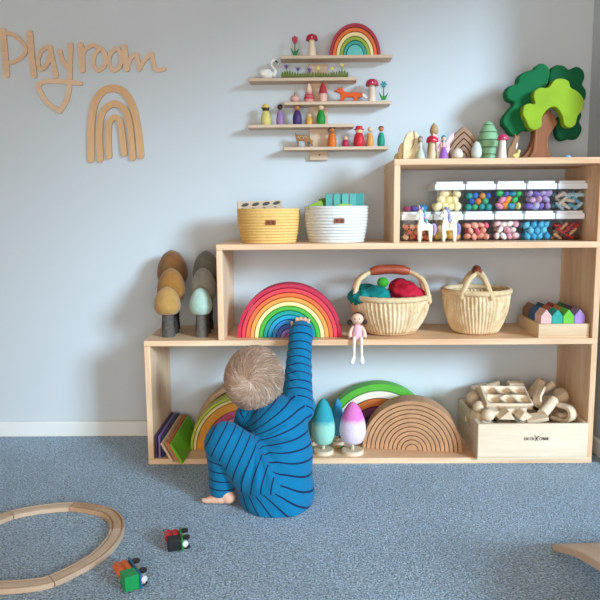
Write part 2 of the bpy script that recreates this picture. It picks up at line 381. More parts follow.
def flower(px, y, z, hpx, petc, leafc, label, kind):
    p, m = spot(px, y, z); t = thing('toy_flower', p, label, 'toy flower'); h = hpx
    MB(m).lathe([(2.2, 0), (2.2, .8), (1.6, 1.3)], 14).build('base', PALE, t)
    MB(m).tube([(0, 0, 1), (0, 0, h*.72)], .55, 8).build('stem', mat(leafc, .5), t)
    for s in (-1, 1):
        MB(m).prism([(0, 1), (s*1.5, 1.2), (s*3.6, h*.28), (s*4.8, h*.46), (s*3.2, h*.36), (s*1.6, h*.27), (0, h*.25)], -.7, .7).build('leaf', mat(leafc, .5), t, bev=.0006)
    if kind == 'tulip':
        MB(m).prism([(-1.2, h*.62), (1.2, h*.62), (2.8, h*.76), (2.9, h*.92), (1.6, h*.9), (0, h), (-1.6, h*.9), (-2.9, h*.92), (-2.8, h*.76)], -1.2, 1.2).build('blossom', mat(petc, .5), t, bev=.001)
    else:
        poly = [((2.7+.7*math.cos(6*a))*math.cos(a), h*.82+(2.7+.7*math.cos(6*a))*math.sin(a)) for a in [2*PI*k/36 for k in range(36)]]
        MB(m).prism(poly, -1.1, 1.1).build('blossom', mat(petc, .5), t, bev=.0008)
    return t
flower(295, IY, PZ[0], 20.5, '#B23A4C', '#1E7A3C', 'red tulip with green leaves on the top wall plank', 'tulip')
mushroom(312, IY, PZ[0], 21.5, 12, 8.5, '#B01E3C', 'dark red capped wooden mushroom between the red tulip and small rainbow')
def rainbow(name, p, m, R, rings, depth, label, kz=1., y0=None, rz=0, gap=.012, core=None, grain=False):
    """rings: list of (outer fraction, inner fraction, colour)"""
    t = thing(name, p, label, 'stacking rainbow', rz=rz); y0 = -depth/2 if y0 is None else y0
    for ro, ri, c in rings:
        mm = wood(c, '#%02x%02x%02x' % tuple(int(int(c[i:i+2], 16)*.85) for i in (1, 3, 5)), 1, 30, .5) if grain else mat(c, .5, .07, 25)
        mb = MB()
        if ri <= 0: mb.half(R*ro, y0, y0+depth)
        else: mb.arch(R*ri, R*ro, y0, y0+depth, 36)
        for k in range(len(mb.v)): mb.v[k].z *= kz
        mb.build('arch', mm, t, bev=R*.008, seg=2)
    return t
p, m = spot(354.5, -.038, PZ[0])
fr = [1, .86, .72, .58, .45, .325, 0]
cols = ['#A83444', '#DC6A34', '#EAD49A', '#94A83C', '#3E9A90', '#62B8B0']
rainbow('stacking_rainbow', p, m, 25.3*m, [(fr[i], fr[i+1]+.022 if i < 5 else 0, cols[i]) for i in range(6)], .052, 'small six-piece red to teal wooden rainbow on the top wall plank', kz=1.2)

# second plank: swan and two strips of grass with flowers
p, m = spot(268.5, IY, PZ[1]); t = thing('toy_swan', p, 'white wooden swan at the left end of the second wall plank', 'toy swan')
mb = MB(m); mb.ball((-1.5, 0, 4.2), (7.2, 3.2, 4.2)); mb.ball((-5.5, 0, 6), (3.8, 2.4, 3.2), M=Matrix.Rotation(-.6, 4, 'Y'))
mb.tube([(4.2, 0, 3.4), (6.8, 0, 5.5), (6.2, 0, 9), (3.4, 0, 12.5), (3.2, 0, 16), (5, 0, 18), (6.9, 0, 17.2)], [2.6, 2.2, 1.6, 1.35, 1.3, 1.5, 1.2], 10, 4)
remesh('body', mb, .0011, 3, mat('#E6E2DA', .6), t)
MB(m).tube([(7.2, 0, 17.4), (8.5, 0, 16.4), (9.6, 0, 15.4)], [1, .8, .3], 8).build('beak', mat('#3A332F', .5), t)
wg = MB(m)
for s in (-1, 1): wg.ball((-2.6, s*2.6, 6), (5.4, 1.1, 2.8), M=Matrix.Rotation(-.35, 4, 'Y'))
wg.build('wings', mat('#EFEBE4', .6), t)
def grass(x0, x1, fl, fc, label):
    p, m = spot((x0+x1)/2, IY-.006, PZ[1]); w = (x1-x0)/2; t = thing('toy_grass', p, label, 'toy grass'); rr = random.Random(x0)
    mb = MB(m); mb.box((0, 0, 1.1), (2*w, 3, 2.2)).build('base', mat('#5C6630', .7), t, bev=.0006)
    n = 13
    for i in range(n):
        x = -w+1+(2*w-2)*i/(n-1); hh = 5.0+2.6*math.exp(-((x-(fl[3]-(x0+x1)/2))/6)**2)+rr.random()*1.2
        MB(m).prism([(x-1.25, 1.5), (x+1.25, 1.5), (x+1.1+rr.uniform(-.3, .3), hh*.75), (x+rr.uniform(-.6, .6), hh), (x-1.0, hh*.7)], -1.1, 1.1).build('grass_blade', mat('#687434', .7), t)
    for k, (fx, fh) in enumerate(fl[:3]):
        x = fx-(x0+x1)/2
        f = MB(m).tube([(x, -.6, 2), (x, -.6, fh-3)], .4, 6).build('flower_stem', mat('#7C8A40', .6), t)
        MB(m).prism([(x-.8, fh-4), (x+.8, fh-4), (x+2.6, fh-.4), (x+1, fh-1.4), (x, fh), (x-1, fh-1.4), (x-2.6, fh-.4)], -1.6, .4).build('petals', mat(fc, .5), f, bev=.0005)
grass(281.5, 313.5, [(286.5, 13.5), (298, 11), (309.5, 10), 288], '#5E4488', 'green toy grass strip with purple crocuses beside the swan')
grass(314.5, 348, [(318.5, 11.5), (332.5, 11), (342, 14.5), 341], '#DCCB72', 'green toy grass strip with yellow flowers on the second wall plank')

# third plank
def gnome(px, z, hpx, wpx, parts, label):
    p, m = spot(px, IY, z); t = thing('toy_gnome', p, label, 'toy gnome')
    for nm, prof, c in parts: MB(m).lathe([(a*wpx/2, b*hpx) for a, b in prof], 18, sub=3).build(nm, mat(c, .5), t)
    return t
gnome(295, PZ[2], 10, 9.5, [('body', [(.55, 0), (.95, .2), (1, .42), (.7, .62), (.2, .72)], '#D9A49A'), ('stalk', [(.14, .68), (.1, .85), (.06, 1.0)], '#7A4A40')], 'tiny pink onion shaped gnome with a thin stalk')
g = gnome(309, PZ[2], 18.5, 10, [('body', [(.88, 0), (.98, .12), (.85, .3), (.68, .45), (.6, .55)], '#D68F88'), ('hat', [(.6, .52), (.62, .62), (.5, .8), (.25, .96), (.03, 1)], '#E4BFA4'), ('stripe', [(.98, .16), (1.04, .2), (.98, .27), (.9, .28)], '#B8384A'), ('collar', [(.83, .33), (.88, .36), (.8, .41), (.74, .42)], '#B8384A')], 'pink gnome with two red stripes and a pale hat')
g = gnome(323, PZ[2], 19.5, 8.8, [('body', [(.85, 0), (.95, .15), (.9, .4), (.75, .52)], '#E0B2A0'), ('hat', [(.98, .42), (.92, .52), (.62, .75), (.28, .93), (.03, 1)], '#B23440')], 'pale gnome with a tall pointed red hat')
p, m = spot(350, IY, PZ[2]); t = thing('toy_fox', p, 'orange wooden fox with a white tipped tail on the third plank', 'toy fox')
FOX = mat('#D8561E', .5)
MB(m).prism([(-9.5, 0), (-7.2, 0), (-6.2, 2.6), (-4.2, 4.2), (0, 4.4), (3.5, 4.2), (3.8, 2.4), (3.2, 0), (5.8, 0), (7, 2.4), (7.2, 4), (11, 4.6), (12.8, 5.6), (12.4, 8), (8.5, 8.6), (5, 9.4), (0, 9), (-5, 9.6), (-7.2, 12), (-8.2, 14.6), (-9.6, 13), (-11.4, 14), (-12.4, 12.2), (-16.2, 10.8), (-15.8, 10), (-12, 9.4), (-10, 8), (-9.4, 4)], -2, 2).build('body', FOX, t, bev=.0018, seg=2)
MB(m).prism([(12, 5.2), (16, 2.8), (17, 3.6), (15.5, 6.2), (12.2, 8.2)], -1.8, 1.8).build('tail_tip', mat('#EDE3DA', .5), t, bev=.0014)
mushroom(372, IY, PZ[2], 22, 13, 8, '#B83450', 'tall pink capped mushroom beside the fox', stemc='#E2CDB8')
flower(383.5, IY, PZ[2], 20.5, '#3F8A92', '#218A40', 'teal daisy with green leaves at the right end of the third plank', 'daisy')
# peg dolls
SK = {'d': '#4A2E22', 'm': '#B5764A', 'l': '#E3BE9C'}
def peg(px, z, hpx, wpx, body, head, label, hair=None, hat=None, rings=0):
    p, m = spot(px, IY, z); t = thing('peg_doll', p, label, 'peg doll', 'peg dolls on the wall shelf'); r = wpx/2; h = hpx; hr = r*.68
    MB(m).lathe([(r*.8, 0), (r*.98, h*.12), (r, h*.28), (r*.88, h*.48), (r*.6, h*.64), (r*.45, h*.69)], 20, sub=3).build('body', mat(body, .45), t)
    MB(m).ball((0, 0, h-hr*1.02-(hr*.25 if hat else 0)), hr, 18, 12).build('head', mat(head, .45), t)
    if hair: MB(m).ball((0, hr*.14, h-hr*.72), (hr*1.07, hr*1.04, hr*.86), 18, 12).build('hair', mat(hair, .5), t)
    if hat: MB(m).lathe([(r*.92, h-hr*1.05), (r*.92, h-hr*.85), (hr*1.0, h-hr*.8), (hr*.9, h-hr*.15), (hr*.5, h)], 18, sub=2).build('hat', mat(hat, .45), t)
    for k in range(rings):
        zz = h*(.2+.17*k); MB(m).lathe([(r*.96, zz), (r*1.02, zz+h*.02), (r*.98, zz+h*.04)], 20).build('ring', mat(body, .35), t)
peg(266, PZ[3], 20.5, 10.5, '#D8C878', SK['d'], 'yellow peg doll with a dark face and yellow brimmed hat', hat='#D8C268', rings=1)
peg(280.2, PZ[3], 20, 7.6, '#9A78A8', SK['d'], 'lavender peg doll with a dark head on the fourth plank', hair='#2C201C')
peg(297.3, PZ[3], 20, 9.2, '#483468', SK['m'], 'deep purple peg doll with brown hair', hair='#6A4630', rings=1)
peg(309.2, PZ[3], 11.2, 6.6, '#DDA544', SK['l'], 'small golden yellow child peg doll', rings=1)
peg(321, PZ[3], 20, 9, '#268A34', SK['l'], 'bright green peg doll with a pale head', rings=2)
peg(332, PZ[4], 20, 9, '#D8702A', SK['m'], 'orange peg doll with black hair on the lowest plank', hair='#241C1A', rings=2)
peg(345.5, PZ[4], 10.8, 6.8, '#B02A50', SK['l'], 'small crimson child peg doll with a pale head', rings=1)
peg(359, PZ[4], 20.5, 11, '#CC2A34', SK['l'], 'red peg doll with a red brimmed hat', hat='#CC2834', rings=1)
peg(370, PZ[4], 19.5, 7.2, '#D99A52', SK['l'], 'tan wooden peg doll between the red and teal green ones')
peg(381, PZ[4], 20, 7.6, '#1E8E74', SK['m'], 'teal green peg doll with a brown head on the lowest plank', hair='#7A4E34', rings=1)
p, m = spot(303.5, IY, PZ[4]); t = thing('toy_deer', p, 'brown wooden fawn grazing at the left of the lowest plank', 'toy deer')
MB(m).prism([(-6.5, 0), (-5.3, 0), (-4.6, 4), (-4.4, 6.4), (1, 6.2), (1.4, 3), (1.2, 0), (2.4, 0), (3.2, 3.4), (4.4, 6), (6.4, 4.4), (7.4, 1.4), (9, .8), (9.6, 1.8), (8.8, 5), (10, 6.2), (8.4, 6.6), (7, 9), (4, 11.6), (0, 12.2), (-4.4, 11.8), (-6.4, 12.4), (-7.6, 14.4), (-8.2, 14), (-7.8, 11), (-7.2, 7.5), (-6.6, 4)], -1.8, 1.8).build('body', wood('#A87848', '#8C5E36', 0, 30), t, bev=.0014)
sp = MB(m)
for x, z in ((-5, 10), (-2.8, 10.8), (-.6, 10.4), (1.6, 10.8), (-3.6, 9), (.4, 9), (3.4, 9.8)): sp.ball((x, -1.8, z), (.45, .2, .45), 8, 6)
sp.build('spots', mat('#EBD9C0', .6), t)

# ------------------------------------------------------------------ toys on the top tier
p, m = spot(407, -.22, S4); t = thing('wooden_hill_stack', p, 'stack of rounded cream wooden hills at the left end of the top shelf', 'stacking toy')
def hump(x0, x1, h, n=14):
    c, r = (x0+x1)/2, (x1-x0)/2
    return [(x0, 0)]+[(c-r*math.cos(PI*i/n), h*(.35+.65*math.sin(PI*i/n)**.8)) for i in range(n+1)]+[(x1, 0)]
for i, (x0, x1, h) in enumerate(((-5.5, 12.5, 27.5), (-9.5, 8, 18.5), (-12.5, 5, 8.5))):
    MB(m).prism(hump(x0, x1, h), -10+i*5.2, -5+i*5.2).build('hill', mat(('#E6CFA4', '#DDC294', '#D2B27E')[i], .55), t, bev=.003)
MB(m).prism([(2.6, 10), (5, 14), (6.4, 22), (5.4, 27.5), (4.4, 27.5), (5.2, 21), (4, 14.6)], -10.4, -9.8).build('groove', mat('#A07C48', .7), t)
def fairy(px, y, hpx, dress, skin, hair, label, wings=None, skirt=None):
    p, m = spot(px, y, S4); t = thing('fairy_figurine', p, label, 'figurine'); h = hpx
    MB(m).lathe([(4.6, 0), (4.8, h*.06), (3.6, h*.25), (1.9, h*.45), (1.7, h*.5)], 18, sub=3).build('skirt', mat(skirt or dress, .5), t)
    MB(m).lathe([(1.6, h*.46), (1.9, h*.56), (1.8, h*.66), (.9, h*.72), (.7, h*.76)], 14, sub=2).build('bodice', mat(dress, .5), t)
    MB(m).ball((0, -.2, h*.84), (2.1, 2, 2.4), 14, 10).build('head', mat(skin, .5), t)
    hb = MB(m); hb.ball((0, .5, h*.88), (2.6, 2.2, 2.7), 14, 10); hb.ball((0, 1.3, h*.76), (2.3, 1.2, 3.2), 12, 8); hb.build('hair', mat(hair, .6), t)
    for s in (-1, 1): MB(m).tube([(s*1.8, 0, h*.66), (s*3, -.6, h*.54), (s*2.2, -2, h*.46)], [.7, .6, .6], 8, 3).build('arm', mat(skin, .5), t)
    if wings:
        for s in (-1, 1):
            MB(m).prism([(s*1, h*.4), (s*4.6, h*.22), (s*7, h*.42), (s*6, h*.6), (s*10, h*.86), (s*10.5, h*1.1), (s*6.5, h*.98), (s*2, h*.66)], 1.6, 2.4).build('wing', mat(wings, .5), t, bev=.0004)
    return t
fairy(420.3, -.27, 23, '#C9CDBA', '#B79A86', '#7A7270', 'small pale sage fairy figurine with brown hair on the top shelf', skirt='#BFC6B0')
p, m = spot(433.5, -.17, S4); t = thing('wooden_acorn_tree', p, 'turned wooden tree with an acorn shaped top behind the red mushroom', 'toy tree')
MB(m).lathe([(5, 0), (6, 3), (6.4, 12), (5.6, 20), (3.4, 25.5), (2.6, 26.5)], 20, sub=3).build('body', wood('#C9AD84', '#B4946A', 2, 40), t)
MB(m).lathe([(2.6, 26), (4.1, 28), (4.2, 31), (2.8, 34.6), (.8, 37), (.1, 37.6)], 18, sub=3).build('top', wood('#BFA277', '#A98958', 2, 40), t)
mushroom(432.5, -.255, S4, 23.5, 13.5, 9, '#C22640', 'red capped mushroom in front of the turned wooden tree', stemc='#DDC6A2')
fairy(443.5, -.275, 23.5, '#E6B7BE', '#E2B9A4', '#2E8E86', 'pink winged fairy figurine with teal hair and purple skirt hem', wings='#EBC3CC', skirt='#9A62B8')
p, m = spot(461.5, -.15, S4); t = thing('wooden_arch_stack', p, 'brown wooden nested arches with a pointed roof on the top shelf', 'stacking toy')
def ogive(w, h, n=10):
    L = [(-w, 0)]+[(-w*(1-(i/n)**1.5), h*(.40+.60*i/n)) for i in range(n)]+[(0, h)]
    return L+[(-a, b) for a, b in L[:-1][::-1]]
for i in range(5):
    wo, ho = 16.5-3.3*i, 33.5-6.1*i; A = ogive(wo, ho)
    if i < 4:
        B = ogive(wo-2.6, ho-5.0); poly = A+B[::-1]
    else: poly = A
    MB(m).prism(poly, -8, 8).build('arch', wood('#AE8A6C', '#94705A', 1, 30), t, bev=.0008)
def egg(px, y, z, h, w, c, label, name='wooden_egg'):
    p, m = spot(px, y, z); return tag(MB(m).lathe([(w*.16, 0), (w*.42, h*.14), (w*.5, h*.36), (w*.44, h*.64), (w*.26, h*.9), (w*.04, h)], 20, sub=4).build(name, mat(c, .45), loc=p), label, 'egg')
egg(457.2, -.262, S4, 11, 11.5, '#D9CDBA', 'squat cream wooden egg in front of the brown nested arches')
egg(476.3, -.25, S4, 17.5, 10.5, '#CBD2CE', 'tall pale grey egg beside the green stacking tree')
p, m = spot(487.5, -.19, S4); t = thing('stacking_tree', p, 'sage green layered wooden stacking tree on the top shelf', 'toy tree')
for z0, z1, r0, r1 in ((0, 5.6, 7.2, 7.3), (5.9, 12.4, 7.7, 8.3), (12.7, 19.4, 9.2, 9.9), (19.7, 27, 10.2, 8.6), (27.3, 34, 8.4, 5.6), (34.3, 39.5, 5, .6)):
    MB(m).lathe([(r0*.7, z0), (r0, z0+.3), (r0, z0+1), ((r0+r1)/2, (z0+z1)/2), (r1, z1-.8), (max(r1-.8, .1), z1)], 24).build('layer', mat('#86B187', .5), t, ang=30)
mushroom(502.3, -.26, S4, 24, 11.5, 8, '#C23A64', 'pink capped white stemmed mushroom right of the green stacking tree', stemc='#EFEAE2')
p, m = spot(512, -.22, S4); t = thing('toy_squirrel', p, 'brown wooden squirrel shaped figure with white chest behind the little bird', 'toy animal')
MB(m).prism([(-5.5, 0), (3, 0), (4, 4), (3.4, 9), (4.6, 13), (4.8, 17), (6, 20.5), (5.2, 24.5), (3.4, 21.8), (2, 25), (1.2, 21), (-.6, 17.6), (-1.8, 13.6), (-4.2, 11.4), (-5.4, 6)], -2.4, 2.4).build('body', wood('#A97F5E', '#8E6748', 2, 30), t, bev=.0018)
MB(m).prism([(3, 9), (4.4, 13), (4.4, 16.6), (3.2, 15.6), (2.4, 11)], -2.9, -2.3).build('chest', mat('#E9E2D6', .5), t, bev=.0004)
p, m = spot(516.5, -.272, S4); t = thing('toy_bird', p, 'tiny yellow wooden bird at the foot of the big tree', 'toy bird')
MB(m).prism([(-4.6, 3.2), (-3, 1.2), (-1, 0), (1.2, 0), (2.6, 2.4), (2.6, 5), (3.6, 6.6), (2.6, 8.6), (.9, 8.2), (.6, 5.6), (-1.6, 4.6)], -1.5, 1.5).build('body', mat('#D9C272', .5), t, bev=.001)
MB(m).prism([(3.3, 7.2), (4.6, 6.8), (3.4, 6.3)], -.5, .5).build('beak', mat('#C98A38', .5), t)
# big felt tree
TP = -.15
p, m = spot(537.5, TP, S4); tree = thing('felt_tree', p, 'large toy tree with brown trunk and green cloud shaped leaves', 'toy tree')
base_py = 155.5
def tp(L): return [((490+x/5.4545)-537.5, base_py-(50+y/5.4545)) for x, y in L]
def cloud(name, L, y0, y1, c, b=.008):
    P = catmull([Vector((a, 0, d)) for a, d in tp(L)], 3, True)
    return MB(m).prism([(q.x, q.z) for q in P], y0, y1).build(name, mat(c, .8, .1, 14, .15, .15, 200), tree, bev=b, seg=3)
cloud('leaf_cloud', [(300, 150), (305, 105), (280, 70), (245, 68), (215, 95), (170, 108), (140, 132), (130, 170), (92, 180), (72, 215), (85, 252), (120, 270), (88, 310), (64, 345), (62, 380), (85, 405), (105, 433), (140, 440), (180, 412), (220, 410), (270, 330), (290, 220)], -2, 11, '#17683E')
cloud('leaf_cloud', [(306, 165), (300, 130), (312, 95), (340, 73), (380, 77), (410, 96), (450, 81), (485, 102), (495, 140), (485, 175), (505, 207), (504, 250), (480, 285), (440, 285), (390, 250), (330, 200)], -1, 11, '#155C38')
cloud('leaf_cloud', [(370, 340), (352, 400), (360, 450), (390, 470), (430, 460), (465, 462), (490, 432), (494, 398), (480, 370), (490, 338), (475, 300), (430, 300)], 0, 10, '#145638')
cloud('light_leaf_cloud', [(150, 312), (157, 290), (185, 281), (212, 285), (203, 250), (207, 220), (235, 201), (280, 200), (310, 162), (350, 156), (385, 170), (395, 200), (430, 220), (452, 240), (471, 272), (468, 312), (440, 350), (430, 393), (400, 410), (370, 393), (358, 350), (330, 308), (297, 302), (265, 330), (250, 362), (250, 400), (215, 420), (185, 405), (165, 365), (150, 340)], -13, -2.5, '#92B030', .007)
P = catmull([Vector((a, 0, d)) for a, d in tp([(150, 575), (200, 520), (225, 460), (228, 410), (250, 370), (285, 320), (310, 310), (350, 370), (340, 400), (312, 440), (306, 490), (320, 540), (342, 575)])], 3)
tr = MB(m).prism([(q.x, max(q.z, 0)) for q in P], -4, 7).build('trunk', wood('#A06848', '#84502F', 2, 18, .7), tree, bev=.008, seg=3)
MB(m).tube([(-3.5, -4, 34), (-4.5, -5, 20), (-6, -5.5, 8), (-11, -5, 1.2)], [1, 1.4, 1.7, 1.4], 8, 4).build('trunk_ridge', wood('#A97050', '#8C5636', 2, 18, .7), tree)
p, m = spot(567.5, -.27, S4); tag(MB(m).lathe([(1.4, 0), (3, .5), (3.2, 1.4), (2, 2.4), (.2, 2.8)], 14, sub=2).build('glass_pebble', mat('#8FB8DC', .2), loc=p), 'tiny pale blue pebble on the top shelf right of the tree', 'pebble')

# ------------------------------------------------------------------ clear boxes with coloured pieces
CLEAR = clear_plastic(); LID = mat('#E6EAEE', .35, .02, 10)
BXH, BXD = .099, .155
def clear_box(x0, x1, z, yf, label):
    xa, xb = xat(x0, yf, z+.05)+.0015, xat(x1, yf, z+.05)-.0015; w = xb-xa; c = Vector(((xa+xb)/2, yf+BXD/2, z))
    t = thing('storage_box', c, label, 'storage box', 'clear storage boxes on the upper tier')
    b = MB(); a, d, h = w/2-.003, BXD/2-.003, BXH-.026; e = .93
    lo = [(-a*e, -d*e, .0005), (a*e, -d*e, .0005), (a*e, d*e, .0005), (-a*e, d*e, .0005)]; hi = [(-a, -d, h), (a, -d, h), (a, d, h), (-a, d, h)]
    b.add(lo+hi, [(3, 2, 1, 0), (0, 1, 5, 4), (1, 2, 6, 5), (2, 3, 7, 6), (3, 0, 4, 7)]).build('box', CLEAR, t, bev=.004, seg=2)
    l = MB(); l.box((0, 0, h+.008), (w, BXD, .020)); lo_ = l.build('lid', LID, t, bev=.0025)
    MB().box((0, 0, h+.021), (w-.010, BXD-.010, .010)).build('lid_top', LID, lo_, bev=.002)
    return t, c, w
ORD = ['first', 'second', 'third', 'fourth']
NAMEOF = {}
def pieces(c, w, name, cat, label, group, cols, shape, rows, r, seed, ncol=4, fill=1.):
    rr = random.Random(seed); shp = []
    if shape == 'egg': mk = lambda k: MB(r).ball((0, 0, 0), (1, 1, 1.22), 14, 10)
    elif shape == 'pebble': mk = lambda k: MB(r).ball((0, 0, 0), (1.25, .95, .72), 14, 8)
    elif shape == 'ball': mk = lambda k: MB(r).ball((0, 0, 0), 1, 14, 10)
    elif shape == 'stick': mk = lambda k: MB(r).capsule((-1.1, 0, 0), (1.1, 0, 0), .55, .55, 10)
    elif shape == 'drop': mk = lambda k: MB(r).lathe([(.05, -1.3), (.7, -.7), (.95, 0), (.6, .6), (.2, 1.1), (.05, 1.4)], 12, sub=2)
    elif shape == 'block': mk = lambda k: MB(r).box((0, 0, 0), (1.7, 1.3, 1.3))
    me = mk(0).mesh(name)
    cache = {}
    for dep in range(2):
        for j in range(rows):
            n = ncol-(j % 2)
            for i in range(n):
                pitch = (w-.014)/ncol
                x = -w/2+.007+pitch*(i+.5+.5*(j % 2))+rr.uniform(-.12, .12)*pitch
                zz = .0015+r+j*r*1.62+rr.uniform(0, .25)*r
                y = -BXD/2+.012+r*1.1+dep*r*2.4+rr.uniform(0, .4)*r
                if zz+r > BXH-.026: continue
                cl = cols[rr.randrange(len(cols))]
                if cl not in cache:
                    q = me.copy(); q.materials.append(mat(cl, .5)); cache[cl] = q
                o = bpy.data.objects.new(name, cache[cl]); COL.objects.link(o)
                lim = .3 if shape in ('stick', 'drop', 'block') else 3
                o.location = c+Vector((x, y, zz)); o.rotation_euler = (rr.uniform(-lim, lim), rr.uniform(-.8, .8) if shape != 'ball' else 0, rr.uniform(-lim, lim))
                cn = NAMEOF[cl]; where = label
                if dep == 0: tag(o, '%s %s, %s from left in the %s row' % (cn, where, ORD[i], ['bottom', 'second', 'third', 'fourth'][j]), cat, group)
                else: tag(o, '%s %s, behind the front layer' % (cn, where), cat, group)
YB0 = -.212; YB1 = -.207
low = [401.3, 433.2, 463.8, 494.3, 523.7, 555.2, 585]
up = [434.3, 465.2, 496, 526.3, 557.3, 588]
LN = ['leftmost lower clear box of orange and green pieces with three felt balls on its lid', 'lower clear box of golden balls directly behind the winged unicorn', 'lower clear box of coral pink pieces', 'lower clear box of pale pink and white pebbles', 'lower clear box of bright sky blue pieces', 'lower right clear box of red and dark brown pieces']
UN = ['upper clear box of cream yellow wooden eggs', 'upper clear box of blue, green and orange balls', 'upper clear box of multicoloured rainbow pebbles', 'upper clear box of purple and lilac pebbles', 'upper right clear box of light blue and cream pieces']
LC = [({'#D8703A': 'orange', '#C9572E': 'rust', '#7FA890': 'green', '#E0B090': 'pale tan', '#C98A60': 'tan'}, 'block', 3, .0105, 'wooden_bead', 'cube in the leftmost lower box'),
      ({'#DDB45E': 'gold', '#D9A24A': 'dark gold', '#E6CE94': 'cream gold'}, 'ball', 3, .0135, 'wooden_ball', 'ball in the second lower box'),
      ({'#E07A6E': 'coral', '#E59A80': 'peach', '#DE6078': 'rose', '#E8A890': 'light peach'}, 'pebble', 3, .0115, 'coral_piece', 'pebble in the third lower box'),
      ({'#E3B8B8': 'pale pink', '#EEDCD2': 'cream', '#D99AA6': 'dusty pink', '#F0E6DC': 'white'}, 'pebble', 3, .0125, 'pale_pebble', 'pebble in the fourth lower box'),
      ({'#4BA6C8': 'sky blue', '#3E98C0': 'deeper blue', '#66BCD4': 'light blue'}, 'drop', 3, .0118, 'blue_drop', 'drop in the fifth lower box'),
      ({'#B03430': 'red', '#8E2A2C': 'dark red', '#5A2C26': 'dark brown', '#D8A878': 'tan', '#C04034': 'bright red'}, 'stick', 4, .0105, 'red_stick', 'stick in the rightmost lower box')]
UC = [({'#EAD79A': 'cream', '#E6CF88': 'yellow', '#F0E0AC': 'pale cream'}, 'egg', 3, .0135, 'wooden_egg', 'egg in the leftmost upper box'),
      ({'#2E6EB0': 'blue', '#2C8E86': 'teal', '#D8763C': 'orange', '#2A57A0': 'navy', '#42A070': 'green', '#D0843C': 'amber'}, 'ball', 3, .0115, 'coloured_ball', 'ball in the second upper box'),
      ({'#3EB05A': 'green', '#8A5EA0': 'purple', '#DE8AA0': 'pink', '#2E8EA8': 'teal', '#E28A3C': 'orange', '#5668B0': 'blue', '#E0CE7A': 'yellow'}, 'pebble', 3, .0128, 'rainbow_pebble', 'pebble in the third upper box'),
      ({'#7A62AE': 'violet', '#9A86C4': 'lavender', '#B49CC8': 'lilac', '#C79AB8': 'mauve', '#B9B4D0': 'grey lilac'}, 'pebble', 3, .0128, 'purple_pebble', 'pebble in the fourth upper box'),
      ({'#8CC0D4': 'light blue', '#B5D3DC': 'ice blue', '#EFE2D2': 'cream', '#E3CFC0': 'beige', '#6CB0CC': 'sky blue'}, 'stick', 4, .0115, 'pastel_stick', 'stick in the rightmost upper box')]
for q in LC+UC: NAMEOF.update(q[0])
for i in range(6):
    t, c, w = clear_box(low[i], low[i+1], S3, YB0, LN[i]); cl, sh, rw, r, nm, lb = LC[i]
    pieces(c, w, nm, 'toy piece', lb, 'pieces in the '+['first', 'second', 'third', 'fourth', 'fifth', 'sixth'][i]+' lower box', list(cl), sh, rw, r, 11+i)
for i in range(5):
    t, c, w = clear_box(up[i], up[i+1], S3+BXH+.0005, YB1, UN[i]); cl, sh, rw, r, nm, lb = UC[i]
    pieces(c, w, nm, 'toy piece', lb, 'pieces in the '+['first', 'second', 'third', 'fourth', 'fifth'][i]+' upper box', list(cl), sh, rw, r, 31+i)
for px, c, r, lb in ((407, '#8E3A56', 3.6, 'dark pink felt ball on the leftmost box lid'), (414.5, '#5A4A86', 4, 'purple felt ball on the leftmost box lid'), (422.5, '#2E78A8', 4.4, 'blue felt ball on the leftmost box lid')):
    p, m = spot(px, -.16, S3+BXH+.0005); tag(MB(m).ball((0, 0, r*.8), (r*1.15, r, r*.8), 16, 10).build('felt_ball', mat(c, .9, .1, 60, .3), loc=p), lb, 'felt ball')
# unicorns
def unicorn(px, flip, mane, label, wing=None):
    p, m = spot(px, -.245, S3); t = thing('toy_unicorn', p, label, 'toy unicorn'); s = flip
    body = [(-7, 0), (-4.4, 0), (-3.8, 6), (-3.6, 11), (0, 11.6), (3, 11), (3.4, 5), (4, 0), (6.6, 0), (7, 6), (7.6, 12), (7, 17), (3, 19), (-1, 19), (-2.2, 23), (-2, 28), (-3.4, 31.6), (-5, 32.8), (-6.4, 31.2), (-9.8, 26.6), (-9.4, 24.4), (-7, 24.8), (-6, 24), (-7, 20), (-8, 15), (-7.4, 8)]
    MB(m).prism([(s*a, b) for a, b in body], -2.4, 2.4).build('body', mat('#EADCC6', .55), t, bev=.002, seg=2)
    MB(m).tube([(s*-5.4, 0, 32), (s*-6.6, 0, 37)], [.9, .15], 8).build('horn', mat('#E9D9A8', .4), t)
    for k in range(6):
        a = [(-3.6, 32.6), (-1.6, 30.4), (-.8, 27.4), (-.8, 24.4), (-.2, 21.4), (.8, 19.6)][k]
        MB(m).ball((s*a[0], -.4, a[1]), (2, 3, 2.3), 10, 8).build('mane_lock', mat(mane[k % len(mane)], .6), t)
    MB(m).tube([(s*7, 0, 17.6), (s*9.4, 0, 16), (s*9.8, 0, 11), (s*8.8, 0, 6)], [1.2, 1.7, 1.6, .5], 8, 3).build('tail', mat(mane[0], .6), t)
    ey = MB(m)
    ey.ball((s*-6.6, -2.4, 28.6), (.6, .3, .7), 8, 6); ey.build('eye', mat('#3A2E30', .4), t)
    if wing: MB(m).prism([(s*-1, 15), (s*2, 14), (s*6, 17), (s*9.4, 23), (s*9, 28), (s*5.6, 24.6), (s*3.6, 25), (s*1.6, 21)], -3.4, -2.2).build('wing', mat(wing, .5), t, bev=.001)
unicorn(425, 1, ['#B79AC8', '#3E9A8E', '#9CB0D0'], 'white toy unicorn with teal and lilac mane standing left of the winged one')
unicorn(449, 1, ['#8E86C0', '#A9B4D4', '#B79AC8'], 'cream winged toy unicorn with violet mane in front of the golden balls', wing='#E3D6BC')

